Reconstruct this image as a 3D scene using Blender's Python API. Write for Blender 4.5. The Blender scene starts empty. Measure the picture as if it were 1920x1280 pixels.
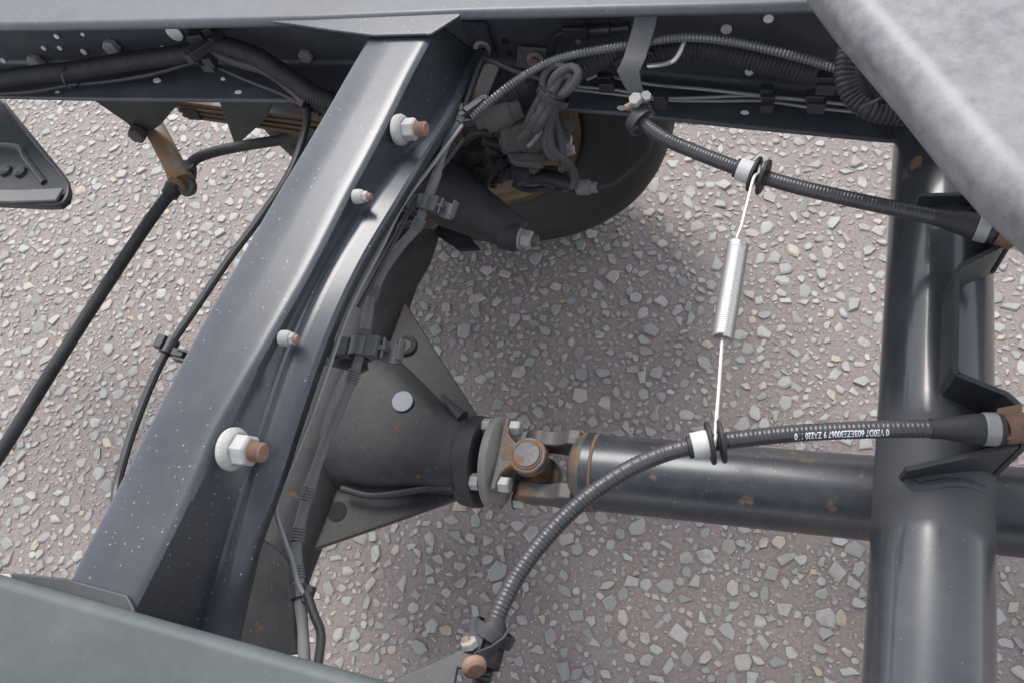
import bpy, bmesh, math, random
import numpy as np
from mathutils import Vector, Matrix
random.seed(7); rng = np.random.default_rng(11)
S = bpy.context.scene
C = bpy.data.collections.new('scene'); S.collection.children.link(C)

# ------------------------------------------------------------------ camera
FPX = 1490.0
CZ = 1.45
AX = Vector((.94930668, -.12804136, .28709275))
AY = Vector((.24275492, .87884105, -.41074135))
AZ = Vector((-.19971701, .45961268, .86537235))
R3 = Matrix((AX, AY, AZ))
cam_d = bpy.data.cameras.new('camera'); cam = bpy.data.objects.new('camera', cam_d); C.objects.link(cam)
cam.matrix_world = Matrix.Translation((0, 0, CZ)) @ R3.to_4x4()
cam_d.sensor_width = 36; cam_d.lens = FPX / 1920 * 36
cam_d.clip_start = .02; cam_d.clip_end = 500
cam_d.dof.use_dof = True; cam_d.dof.focus_distance = 1.05; cam_d.dof.aperture_fstop = 14
S.camera = cam

# ------------------------------------------------------------------ light
SUN_EL = math.radians(55); SUN_AZ = math.radians(-30)      # azimuth from +Y towards +X
w = bpy.data.worlds.new('World'); S.world = w; w.use_nodes = True
nt = w.node_tree; sky = nt.nodes.new('ShaderNodeTexSky'); sky.sky_type = 'NISHITA'
sky.sun_disc = False; sky.sun_elevation = SUN_EL; sky.sun_rotation = SUN_AZ
sky.dust_density = 1.0; sky.air_density = 1.0; sky.ozone_density = 1.0
bg = nt.nodes['Background']; bg.inputs['Strength'].default_value = .145
hs = nt.nodes.new('ShaderNodeHueSaturation'); hs.inputs['Saturation'].default_value = .30
nt.links.new(sky.outputs[0], hs.inputs['Color']); nt.links.new(hs.outputs[0], bg.inputs[0])
sd = bpy.data.lights.new('sun', 'SUN'); sun = bpy.data.objects.new('sun', sd); C.objects.link(sun)
sd.energy = 1.35; sd.angle = math.radians(26); sd.color = (1, .96, .92)
tos = Vector((math.cos(SUN_EL)*math.sin(SUN_AZ), math.cos(SUN_EL)*math.cos(SUN_AZ), math.sin(SUN_EL)))
sun.rotation_euler = tos.to_track_quat('Z', 'Y').to_euler()
S.view_settings.view_transform = 'Standard'; S.view_settings.look = 'None'
S.view_settings.exposure = 1.25; S.view_settings.gamma = 1

# ------------------------------------------------------------------ unprojection of a sight line onto a known plane
def ray(px, py): return R3 @ Vector(((px-960)/FPX, -(py-640)/FPX, -1))
O = Vector((0, 0, CZ))
def P(px, py, z): d = ray(px, py); return O + d*((z-CZ)/d.z)
def PY(px, py, y): d = ray(px, py); return O + d*(y/d.y)
def PX(px, py, x): d = ray(px, py); return O + d*(x/d.x)
def pix(p):
    c = R3.transposed() @ (Vector(p)-O); return 960+FPX*c.x/-c.z, 640-FPX*c.y/-c.z

# ------------------------------------------------------------------ materials
def nmat(name):
    m = bpy.data.materials.new(name); m.use_nodes = True; n = m.node_tree
    return m, n, n.nodes['Principled BSDF']
def noise(n, scale, detail=4, rough=.55, vec=None):
    t = n.nodes.new('ShaderNodeTexNoise'); t.inputs['Scale'].default_value = scale
    t.inputs['Detail'].default_value = detail; t.inputs['Roughness'].default_value = rough
    if vec: n.links.new(vec, t.inputs['Vector'])
    return t.outputs['Fac']
def ramp(n, fac, a, b, ca=(0,0,0,1), cb=(1,1,1,1)):
    r = n.nodes.new('ShaderNodeValToRGB'); r.color_ramp.elements[0].position = a; r.color_ramp.elements[1].position = b
    r.color_ramp.elements[0].color = ca; r.color_ramp.elements[1].color = cb
    n.links.new(fac, r.inputs[0]); return r.outputs[0]
def mix(n, fac, a, b):
    m = n.nodes.new('ShaderNodeMix'); m.data_type = 'RGBA'
    for s, v in ((m.inputs[0], fac), (m.inputs[6], a), (m.inputs[7], b)):
        if isinstance(v, (tuple, float, int)): s.default_value = v if isinstance(v, (float, int)) else (*v[:3], 1)
        else: n.links.new(v, s)
    return m.outputs[2]
def mathn(n, op, a, b):
    m = n.nodes.new('ShaderNodeMath'); m.operation = op
    for s, v in ((m.inputs[0], a), (m.inputs[1], b)):
        if isinstance(v, (float, int)): s.default_value = v
        else: n.links.new(v, s)
    return m.outputs[0]
def bump(n, h, strength, dist=.001):
    b = n.nodes.new('ShaderNodeBump'); b.inputs['Strength'].default_value = strength; b.inputs['Distance'].default_value = dist
    n.links.new(h, b.inputs['Height']); return b.outputs[0]
def wpos(n):
    return n.nodes.new('ShaderNodeNewGeometry').outputs['Position']

def metal(name, base, rough, dust=.25, dustcol=(.32,.31,.30), specks=.35, rust=0., rustcol=(.20,.095,.045), metallic=0., spec=.5, coat=0., bumpk=.15, rscale=22):
    """painted or bare steel with dusty film, pale specks and optional rust blooms"""
    m, n, p = nmat(name); pos = wpos(n)
    f = noise(n, 9, 5, .6, pos); f2 = noise(n, 70, 4, .6, pos)
    overlay = mathn(n, 'MULTIPLY', ramp(n, f, .35, .75), dust)
    col = mix(n, overlay, base, dustcol)
    col = mix(n, mathn(n, 'MULTIPLY', ramp(n, f2, .45, .7), dust*.35), col, dustcol)
    if specks > 0:
        v = n.nodes.new('ShaderNodeTexVoronoi'); v.inputs['Scale'].default_value = 190; vm = n.nodes.new('ShaderNodeVectorMath'); vm.operation = 'ADD'; nv = n.nodes.new('ShaderNodeTexNoise'); nv.inputs['Scale'].default_value = 420; n.links.new(pos, nv.inputs['Vector'])
        sv = n.nodes.new('ShaderNodeVectorMath'); sv.operation = 'SCALE'; sv.inputs['Scale'].default_value = .004; n.links.new(nv.outputs['Color'], sv.inputs[0])
        n.links.new(pos, vm.inputs[0]); n.links.new(sv.outputs[0], vm.inputs[1]); n.links.new(vm.outputs[0], v.inputs['Vector'])
        size = ramp(n, v.outputs['Distance'], .06, .20, (1,1,1,1), (0,0,0,1))
        sep = n.nodes.new('ShaderNodeSeparateColor'); n.links.new(v.outputs['Color'], sep.inputs[0])
        pick = ramp(n, mathn(n, 'ADD', sep.outputs[0], mathn(n, 'MULTIPLY', ramp(n, noise(n, 6, 3, .5, pos), .4, .7), .42)), .97, 1.08)
        col = mix(n, mathn(n, 'MULTIPLY', mathn(n, 'MULTIPLY', size, pick), specks*.95), col, (.42,.41,.39))
    rr = mathn(n, 'ADD', rough, mathn(n, 'MULTIPLY', f, .12))
    if rust > 0:
        rn = noise(n, rscale, 7, .62, pos)
        rf = ramp(n, rn, .72-rust*.42, .80-rust*.40)
        rc = mix(n, noise(n, 90, 3, .6, pos), rustcol, (rustcol[0]*.45, rustcol[1]*.5, rustcol[2]*.6))
        col = mix(n, rf, col, rc); rr = mathn(n, 'ADD', rr, mathn(n, 'MULTIPLY', rf, .35))
    n.links.new(col, p.inputs['Base Color']); n.links.new(rr, p.inputs['Roughness'])
    p.inputs['Metallic'].default_value = metallic; p.inputs['Specular IOR Level'].default_value = spec
    if coat: p.inputs['Coat Weight'].default_value = coat; p.inputs['Coat Roughness'].default_value = .12
    if bumpk: n.links.new(bump(n, noise(n, 160, 4, .6, pos), bumpk, .0008), p.inputs['Normal'])
    return m

M = {}
M['paint'] = metal('frame_paint', (.033,.037,.047), .23, .07, specks=.8, bumpk=.03, coat=.12, spec=.45)
M['tube_paint'] = metal('tube_paint', (.028,.032,.040), .24, .08, specks=.3, coat=.6, bumpk=.015)
def overspray(m, y0, y1):
    """matt primer overspray round the welded gusset, a band across the tube"""
    n = m.node_tree; p = n.nodes['Principled BSDF']; sx = n.nodes.new('ShaderNodeSeparateXYZ'); n.links.new(wpos(n), sx.inputs[0])
    y = mathn(n, 'ADD', sx.outputs[1], mathn(n, 'MULTIPLY', noise(n, 30, 3, .5, wpos(n)), .012))
    band_ = mathn(n, 'MULTIPLY', ramp(n, mathn(n, 'MULTIPLY', mathn(n, 'SUBTRACT', y, y0), 100), 0, 1), ramp(n, mathn(n, 'MULTIPLY', mathn(n, 'SUBTRACT', y1, y), 40), 0, 1))
    old = p.inputs['Roughness'].links[0].from_socket
    n.links.new(mathn(n, 'ADD', old, mathn(n, 'MULTIPLY', band_, .30)), p.inputs['Roughness'])
    n.links.new(mathn(n, 'SUBTRACT', .6, mathn(n, 'MULTIPLY', band_, .6)), p.inputs['Coat Weight'])
    oc = p.inputs['Base Color'].links[0].from_socket; n.links.new(mix(n, band_, oc, (.050,.052,.058)), p.inputs['Base Color'])
overspray(M['tube_paint'], .250, .395)
M['rail_paint'] = metal('rail_paint', (.044,.048,.060), .40, .12, specks=.4, rust=.10, bumpk=.03, coat=.08)
M['near_paint'] = metal('near_rail_paint', (.046,.058,.060), .5, .10, specks=.12, bumpk=.04)
M['bracket'] = metal('bracket_paint', (.020,.022,.026), .38, .08, specks=.2, bumpk=.05)
M['axle'] = metal('axle_black', (.021,.022,.024), .50, .34, dustcol=(.095,.093,.091), specks=.2, rust=.14, bumpk=.5, spec=.3)
M['shaft'] = metal('shaft_paint', (.022,.025,.033), .30, .10, specks=.5, rust=.27, rustcol=(.19,.125,.065), bumpk=.03, rscale=24, coat=.08)
M['yoke'] = metal('yoke_steel', (.045,.050,.060), .34, .3, dustcol=(.2,.19,.18), specks=.2, rust=.58, rustcol=(.25,.125,.055), bumpk=.5, rscale=45)
M['flange'] = metal('flange_steel', (.14,.136,.132), .55, .7, dustcol=(.22,.205,.19), specks=.3, rust=.28, bumpk=.6)
M['zinc'] = metal('zinc_nut', (.37,.36,.34), .6, .9, dustcol=(.20,.19,.175), specks=.2, bumpk=.9)
M['bolt'] = metal('grey_bolt', (.33,.33,.33), .45, .3, dustcol=(.3,.27,.25), specks=.1, rust=.1, bumpk=.5, metallic=.3)
M['stud'] = metal('rusty_stud', (.21,.115,.08), .65, .9, dustcol=(.27,.185,.14), specks=.1, bumpk=.8)
M['rust'] = metal('rusty_steel', (.135,.075,.048), .7, .7, dustcol=(.20,.125,.075), specks=.2, bumpk=1.0)
M['rustmix'] = metal('half_rusted_steel', (.050,.048,.050), .45, .35, dustcol=(.14,.12,.105), specks=.2, rust=.5, rustcol=(.20,.11,.055), bumpk=.6, rscale=16)
M['goldrim'] = metal('rust_gold_rim', (.10,.062,.030), .42, .5, dustcol=(.06,.045,.035), specks=.1, rust=.35, rustcol=(.16,.085,.035), bumpk=.3, metallic=.35)
M['rubber'] = metal('black_rubber', (.018,.018,.019), .55, .16, dustcol=(.07,.067,.064), specks=.15, bumpk=.4)
M['clipplastic'] = metal('dusty_plastic', (.085,.086,.090), .40, .5, dustcol=(.16,.155,.15), specks=.1, bumpk=.1)
M['tyre'] = metal('tyre_rubber', (.014,.014,.015), .62, .12, dustcol=(.05,.047,.044), specks=.1, bumpk=.4)
M['plastic'] = metal('black_plastic', (.022,.022,.025), .36, .15, dustcol=(.13,.125,.12), specks=.1, bumpk=.1)
M['cableplastic'] = metal('cable_plastic', (.030,.030,.034), .28, .08, specks=.1, bumpk=.05)
M['dusty'] = metal('dusty_loom', (.14,.138,.139), .65, .6, dustcol=(.19,.186,.182), specks=.2, bumpk=.6)
M['mud'] = metal('mud_coated', (.075,.071,.069), .8, .6, dustcol=(.125,.115,.108), specks=.2, rust=.1, bumpk=1.0)
M['shiny'] = metal('shiny_ribbed', (.13,.13,.135), .26, .05, specks=0, metallic=.4, bumpk=0, spec=.8)
M['pipe'] = metal('dark_pipe', (.22,.22,.23), .25, .1, specks=0, bumpk=0, spec=.8)
M['steel'] = metal('spring_steel', (.62,.60,.58), .32, .15, dustcol=(.5,.47,.43), specks=0, metallic=.85, bumpk=.1)
M['wire'] = metal('wire_steel', (.66,.63,.58), .45, .2, dustcol=(.5,.46,.42), specks=0, metallic=.35, bumpk=.1)
M['clampsteel'] = metal('crimp_steel', (.33,.33,.32), .45, .9, dustcol=(.18,.175,.17), specks=.2, bumpk=1.0, metallic=.3)
M['white'] = metal('white_plastic', (.58,.575,.56), .55, .6, specks=0, bumpk=.05)
M['print'] = metal('white_print', (.82,.82,.85), .5, 0, specks=0, bumpk=0)
M['sticker'] = metal('grey_sticker', (.27,.28,.30), .5, .6, dustcol=(.17,.17,.18), specks=.3, bumpk=.2)
M['hole'] = metal('hole_dark', (.01,.01,.011), .8, 0, specks=0, bumpk=0)
M['plug'] = metal('pale_hole_and_chip', (.85,.84,.82), .4, .3, dustcol=(.5,.49,.46), specks=0, bumpk=.3)

def galv():
    m, n, p = nmat('galvanised'); pos = wpos(n)
    a = noise(n, 9, 6, .65, pos); b = noise(n, 60, 5, .7, pos); c = noise(n, 220, 3, .7, pos)
    col = mix(n, ramp(n, a, .30, .70), (.12,.118,.13), (.22,.218,.216))
    col = mix(n, mathn(n, 'MULTIPLY', ramp(n, b, .4, .7), .7), col, (.27,.266,.262))
    col = mix(n, mathn(n, 'MULTIPLY', ramp(n, c, .56, .70), .35), col, (.09,.09,.12))
    n.links.new(col, p.inputs['Base Color']); p.inputs['Metallic'].default_value = .25
    n.links.new(mathn(n, 'ADD', .38, mathn(n, 'MULTIPLY', b, .3)), p.inputs['Roughness'])
    n.links.new(bump(n, b, .25, .001), p.inputs['Normal']); return m
M['galv'] = galv()

def tarmac():
    m, n, p = nmat('tarmac_binder'); pos = wpos(n)
    a = noise(n, 5, 5, .6, pos); b = noise(n, 130, 6, .7, pos); c = noise(n, 500, 4, .7, pos)
    col = mix(n, ramp(n, a, .3, .7), (.265,.215,.198), (.320,.268,.250))
    col = mix(n, ramp(n, b, .35, .65), (.200,.163,.150), col)
    col = mix(n, mathn(n, 'MULTIPLY', ramp(n, c, .58, .70), .7), col, (.42,.38,.36))
    stain = ramp(n, noise(n, 2.3, 3, .5, pos), .60, .72)
    col = mix(n, mathn(n, 'MULTIPLY', stain, .4), col, (.14,.115,.105))
    n.links.new(col, p.inputs['Base Color']); p.inputs['Roughness'].default_value = .62
    n.links.new(bump(n, mathn(n, 'ADD', b, mathn(n, 'MULTIPLY', c, .4)), .9, .004), p.inputs['Normal']); return m
M['tarmac'] = tarmac()
def chips():
    m, n, p = nmat('stone_chip'); pos = wpos(n)
    at = n.nodes.new('ShaderNodeAttribute'); at.attribute_name = 'tint'
    sep = n.nodes.new('ShaderNodeSeparateColor'); n.links.new(at.outputs['Color'], sep.inputs[0])
    r = n.nodes.new('ShaderNodeValToRGB'); e = r.color_ramp.elements
    e[0].position = 0; e[0].color = (.21,.215,.205,1); e[1].position = 1; e[1].color = (.38,.30,.22,1)
    for ps, cc in ((.45,(.285,.287,.272,1)), (.80,(.355,.352,.335,1)), (.90,(.33,.29,.27,1)), (.965,(.37,.34,.30,1))):
        x = e.new(ps); x.color = cc
    n.links.new(sep.outputs[0], r.inputs[0])
    b = noise(n, 260, 5, .7, pos); c = noise(n, 60, 4, .6, pos); overlay = sep.outputs[1]
    col = mix(n, mathn(n, 'MULTIPLY', ramp(n, c, .45, .7), .35), r.outputs[0], (.28,.25,.235))
    col = mix(n, mathn(n, 'MULTIPLY', ramp(n, b, .55, .72), .35), col, (.45,.44,.42))
    col = mix(n, ramp(n, noise(n, 38, 6, .7, pos), .52, .62), col, (.28,.232,.216))
    col = mix(n, overlay, col, (.165,.142,.133))  # second tint channel darkens the collar as painted crevice shade
    n.links.new(col, p.inputs['Base Color'])
    n.links.new(mathn(n, 'ADD', .42, mathn(n, 'MULTIPLY', b, .25)), p.inputs['Roughness'])
    n.links.new(bump(n, b, .5, .0012), p.inputs['Normal']); return m
M['chip'] = chips()

# ------------------------------------------------------------------ object helpers
def tag(o, label=None, cat=None, group=None, kind=None):
    if label: o['label'] = label
    if cat: o['category'] = cat
    if group: o['group'] = group
    if kind: o['kind'] = kind
    return o
def thing(name, loc, label, cat, group=None, kind=None):
    o = bpy.data.objects.new(name, None); C.objects.link(o); o.location = loc; o.empty_display_size = .05
    return tag(o, label, cat, group, kind)
def worldloc(o):
    v = Vector((0,0,0))
    while o: v += o.location; o = o.parent
    return v
def link(name, me, mat, parent=None, smooth=True, bevel=0, solid=0, label=None, sub=0, segs=2, sharp=32):
    """mesh given in world coordinates; the origin is moved to its own centre"""
    o = bpy.data.objects.new(name, me)
    vs = np.array([v.co for v in me.vertices]) if len(me.vertices) else np.zeros((1,3))
    c = Vector((vs.min(0)+vs.max(0))/2)
    me.transform(Matrix.Translation(-c))
    pl = worldloc(parent) if parent else Vector((0,0,0))
    o.location = c - pl
    C.objects.link(o); o.parent = parent
    me.materials.clear(); me.materials.append(M[mat] if isinstance(mat, str) else mat)
    if smooth: me.polygons.foreach_set('use_smooth', [True]*len(me.polygons)); me.set_sharp_from_angle(angle=math.radians(sharp))
    if solid: s = o.modifiers.new('solid', 'SOLIDIFY'); s.thickness = solid; s.offset = -1
    if bevel:
        b = o.modifiers.new('bevel', 'BEVEL'); b.width = bevel; b.segments = segs; b.limit_method = 'ANGLE'; b.angle_limit = math.radians(35)
        b.harden_normals = True
    if sub: s = o.modifiers.new('sub', 'SUBSURF'); s.levels = sub; s.render_levels = sub
    if label: o['label'] = label
    return o
def mesh(vs, fs):
    me = bpy.data.meshes.new('m'); me.from_pydata([tuple(v) for v in vs], [], fs); me.validate(); me.update(); return me
class MB:
    def __init__(s): s.v = []; s.f = []
    def add(s, vs, fs):
        k = len(s.v); s.v += [Vector(v) for v in vs]; s.f += [tuple(i+k for i in f) for f in fs]; return s
    def build(s, name, mat, parent=None, **kw):
        me = mesh(s.v, s.f)
        bm = bmesh.new(); bm.from_mesh(me); bmesh.ops.recalc_face_normals(bm, faces=bm.faces); bm.to_mesh(me); bm.free()
        return link(name, me, mat, parent, **kw)
def perp(d):
    d = d.normalized(); a = Vector((0,0,1)) if abs(d.z) < .9 else Vector((0,1,0))
    u = (a - d*a.dot(d)).normalized(); return u, d.cross(u)
def spline(pts, step=.004):
    """Catmull-Rom through pts, resampled to near-even steps"""
    p = [Vector(q) for q in pts]; p = [p[0]*2-p[1]] + p + [p[-1]*2-p[-2]]; out = []
    for i in range(1, len(p)-2):
        a, b, c, d = p[i-1:i+3]; L = (c-b).length; n = max(2, int(L/step))
        for k in range(n):
            t = k/n
            out.append(.5*((2*b)+(-a+c)*t+(2*a-5*b+4*c-d)*t*t+(-a+3*b-3*c+d)*t**3))
    out.append(p[-2]); return out
def frames(path):
    """tangent, up, side at every point (parallel transport, starting near world up)"""
    fr = []; u = None
    for i, q in enumerate(path):
        t = (path[min(i+1, len(path)-1)] - path[max(i-1, 0)]).normalized()
        if u is None: u, _ = perp(t)
        else:
            u = (u - t*u.dot(t)).normalized()
        fr.append((t, u, t.cross(u)))
    return fr
def arclen(path):
    s = [0]
    for i in range(1, len(path)): s.append(s[-1] + (path[i]-path[i-1]).length)
    return s
def tube(mb, path, r, seg=12, caps=True):
    """r: number or function of (arc length, total)"""
    fr = frames(path); s = arclen(path); vs = []; fs = []
    for i, q in enumerate(path):
        rr = r(s[i], s[-1]) if callable(r) else r
        for k in range(seg):
            a = 2*math.pi*k/seg; vs.append(q + rr*(math.cos(a)*fr[i][1] + math.sin(a)*fr[i][2]))
    for i in range(len(path)-1):
        for k in range(seg):
            k2 = (k+1) % seg; fs.append((i*seg+k, i*seg+k2, (i+1)*seg+k2, (i+1)*seg+k))
    if caps: fs.append(tuple(range(seg))[::-1]); fs.append(tuple((len(path)-1)*seg+k for k in range(seg)))
    mb.add(vs, fs); return mb
def lathe(mb, o, ax, prof, seg=24, ang0=0.0, sc=(1,1)):
    """prof: (distance along axis, radius); closed at both ends"""
    ax = Vector(ax).normalized(); u, v = perp(ax); vs = []; fs = []; o = Vector(o)
    for t, r in prof:
        for k in range(seg):
            a = ang0+2*math.pi*k/seg; vs.append(o + ax*t + r*(math.cos(a)*u*sc[0] + math.sin(a)*v*sc[1]))
    for i in range(len(prof)-1):
        for k in range(seg):
            k2 = (k+1) % seg; fs.append((i*seg+k, i*seg+k2, (i+1)*seg+k2, (i+1)*seg+k))
    fs.append(tuple(range(seg))[::-1]); fs.append(tuple((len(prof)-1)*seg+k for k in range(seg)))
    mb.add(vs, fs); return mb
def prism(mb, pts, ext):
    n = len(pts); ext = Vector(ext); vs = [Vector(p) for p in pts] + [Vector(p)+ext for p in pts]
    fs = [tuple(range(n))[::-1], tuple(range(n, 2*n))] + [(i, (i+1) % n, n+(i+1) % n, n+i) for i in range(n)]
    mb.add(vs, fs); return mb
def box(mb, c, u, v, w_):
    """centre and three half-vectors"""
    c, u, v, w_ = map(Vector, (c, u, v, w_)); vs = [c+a*u+b*v+d*w_ for a in (-1,1) for b in (-1,1) for d in (-1,1)]
    mb.add(vs, [(0,1,3,2),(4,6,7,5),(0,4,5,1),(2,3,7,6),(0,2,6,4),(1,5,7,3)]); return mb
def torus(mb, c, ax, R, r, seg=24, s2=8, a0=0, a1=2*math.pi):
    u, v = perp(Vector(ax)); c = Vector(c); full = abs(a1-a0-2*math.pi) < 1e-6
    pts = [c + R*(math.cos(a0+(a1-a0)*k/seg)*u + math.sin(a0+(a1-a0)*k/seg)*v) for k in range(seg+1)]
    tube(mb, pts, r, s2, caps=not full); return mb
def hexnut(o, ax, r, h, name, mat, parent, ch=.85, bore=0, **kw):
    mb = MB(); lathe(mb, o, ax, [(0, r*.97), (h*.12, r), (h*.82, r), (h, r*ch)], 6, .3); return mb.build(name, mat, parent, smooth=False, bevel=r*.09, **kw)
def disc(o, ax, r, h, name, mat, parent, seg=24, bev=.25, **kw):
    b = h*bev; mb = MB(); lathe(mb, o, ax, [(0, r), (h-b, r), (h, r-b)], seg); return mb.build(name, mat, parent, smooth=True, bevel=b*.4, **kw)
def cable(name, pts, r, mat, parent=None, seg=12, step=.004, **kw):
    mb = MB(); tube(mb, spline(pts, step), r, seg); return mb.build(name, mat, parent, **kw)
def ribbed(r, pitch, depth):
    return lambda s, L: r - depth*(.5-.5*math.cos(2*math.pi*s/pitch))**1.5
def px3(*pts): return [P(*p) for p in pts]

# ================================================================== GROUND
ground = thing('ground', (0,0,0), 'reddish brown tarmac with grey stone chippings rolled into its surface', None, kind='structure')
g = mesh([(-40,-40,0),(40,-40,0),(40,40,0),(-40,40,0)], [(0,1,2,3)])
go = link('tarmac', g, 'tarmac', ground, smooth=False)

# ================================================================== CHASSIS FRAME
frame = thing('chassis_frame', (-.2,.4,.58), 'dark blue-grey painted ladder frame with diagonal crossmember and round tube crossmember over the tarmac', 'chassis frame')
def loft(mb, secs, close=False):
    n = len(secs[0]); vs = [p for s in secs for p in s]; fs = []
    for i in range(len(secs)-1):
        for k in range(n if close else n-1):
            k2 = (k+1) % n; fs.append((i*n+k, i*n+k2, (i+1)*n+k2, (i+1)*n+k))
    if close: fs.append(tuple(range(n))[::-1]); fs.append(tuple((len(secs)-1)*n+k for k in range(n)))
    mb.add(vs, fs); return mb
# far rail: C section open towards the camera
def rail_sec(x, yf, zt, zb, W=.085, t=.005):
    r = .010; pts = []
    for a in range(0, 91, 18):                                   # rolled front lip of the top flange
        A = math.radians(a); pts.append((x, yf + r - r*math.cos(A), zt - r + r*math.sin(A)))
    pts += [(x, yf+W-.008, zt), (x, yf+W-.002, zt-.002), (x, yf+W, zt-.008), (x, yf+W, zb+.008), (x, yf+W-.002, zb+.002), (x, yf+W-.008, zb),
            (x, yf+.004, zb), (x, yf, zb+.003), (x, yf, zb+.007), (x, yf+.004, zb+t+.004), (x, yf+W-t-.010, zb+t), (x, yf+W-t-.003, zb+t+.003), (x, yf+W-t, zb+t+.010),
            (x, yf+W-t, zt-t-.008), (x, yf+W-t-.008, zt-t), (x, yf+.014, zt-t), (x, yf+.006, zt-r-.002), (x, yf+.004, zt-r-.004)]
    return [Vector(p) for p in pts]
RS = [(-1.75,.690,.80,.642),(-1.05,.708,.80,.645),(-.60,.728,.80,.645),(-.40,.742,.80,.638),(-.22,.750,.80,.622),(-.05,.757,.80,.600),(.12,.766,.80,.578),(.5,.775,.80,.56),(1.4,.79,.80,.56)]
mb = MB(); loft(mb, [rail_sec(*s) for s in RS], True)
rail = mb.build('frame_rail', 'rail_paint', frame, label='far frame rail, channel with bolts, holes and hoses running along its inside')
rail.data.polygons.foreach_set('use_smooth', [True]*len(rail.data.polygons))
rail.modifiers.new('wn', 'WEIGHTED_NORMAL')
def yfront(x):
    for a, b in zip(RS, RS[1:]):
        if a[0] <= x <= b[0]: return a[1]+(b[1]-a[1])*(x-a[0])/(b[0]-a[0])
    return .77
def web(px, py, off=.0):
    p = PY(px, py, .81)
    for _ in range(4): p = PY(px, py, yfront(p.x)+.080-off)
    return p
# near rail (foreground, bottom left)
secs = []
for x in (-1.75, -.9, -.45, -.1, .5, 1.4):
    yf = -.002; zt = .812; r = .012; s = []
    for a in range(0, 91, 15):
        A = math.radians(a); s.append(Vector((x, yf - r + r*math.cos(A), zt - r + r*math.sin(A))))
    s += [Vector((x, -.095, zt)), Vector((x, -.105, zt-.004)), Vector((x, -.11, zt-.012)), Vector((x, -.11, .60)), Vector((x, -.10, .592)), Vector((x, -.03, .592)), Vector((x, -.03, .598)), Vector((x, -.104, .598)), Vector((x, -.104, zt-.007)), Vector((x, yf-.012, zt-.006)), Vector((x, yf-.005, zt-.013))]
    secs.append(s)
k = (CZ-.812)/(CZ-.8)
for s in secs:
    for v in s: pass
mb = MB(); loft(mb, secs, True); nr = mb.build('frame_rail', 'near_paint', frame, label='near frame rail, smooth flat grey top flange in the foreground'); nr.modifiers.new('wn', 'WEIGHTED_NORMAL')

# diagonal pressed crossmember
ST = [((706,30),(815,38),(884,90),(892,92),(910,88)),
      ((690,65),(803,72),(866,116),(876,121),(897,120)), ((650,135),(768,138),(838,175),(850,178),(872,166)), ((607,210),(735,205),(800,240),(816,238),(846,216)),
      ((560,290),(694,285),(742,306),(757,302),(797,291)), ((512,370),(648,370),(686,380),(702,374),(749,371)), ((437,500),(580,503),(605,512),(621,503),(675,496)),
      ((357,640),(501,642),(541,650),(557,641),(611,638)), ((274,800),(411,797),(484,818),(501,803),(555,798)), ((235,875),(374,877),(462,892),(477,880),(531,872)),
      ((197,950),(340,955),(440,965),(458,953),(503,950)), ((160,1020),(305,1025),(420,1034),(440,1024),(478,1020)), ((125,1090),(268,1097),(400,1106),(424,1100),(460,1095)), ((82,1170),(228,1176),(375,1195),(400,1192),(441,1180)), ((30,1265),(172,1275),(345,1286),(372,1284),(420,1275))]
secs = []
ZC = [.700,.706,.714,.726,.745,.759,.767,.765,.753,.744,.734,.723,.711,.698,.688]
for (a, b, c, d, e), zc in zip(ST, ZC):
    A = P(*a, .79); B = P(*b, .79)
    Cc = P(*c, zc); D = P(*d, zc+.007); E = P(*e, zc+.001)
    dAB = (A-B).normalized(); dC = Cc-B; dc = dC.normalized()
    row = [A+Vector((.002,0,-.030)), A+Vector((0,0,-.007)), A+Vector((.002,0,-.002)), A+Vector((.007,.001,0)), A.lerp(B,.5)]
    row += [B+dAB*.018, B+dAB*.012, B+dAB*.0065+Vector((0,0,-.0003)), B+dAB*.0015+Vector((0,0,-.0012)), B+Vector((.0022,0,-.0038)), B+dc*.008+Vector((.0008,0,0)), B+dc*.014]
    row += [B.lerp(Cc,.5)+Vector((-.001,0,0)), Cc-dc*.010, Cc-dc*.003+Vector((.001,0,0)), Cc+(D-Cc)*.3, D-Vector((0,0,.0012)) , D+(E-D)*.10, D+(E-D)*.3, D.lerp(E,.6), E+(D-E).normalized()*.004, E+Vector((0,0,-.003)), E+Vector((-.001,0,-.016))]
    secs.append(row)
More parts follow.
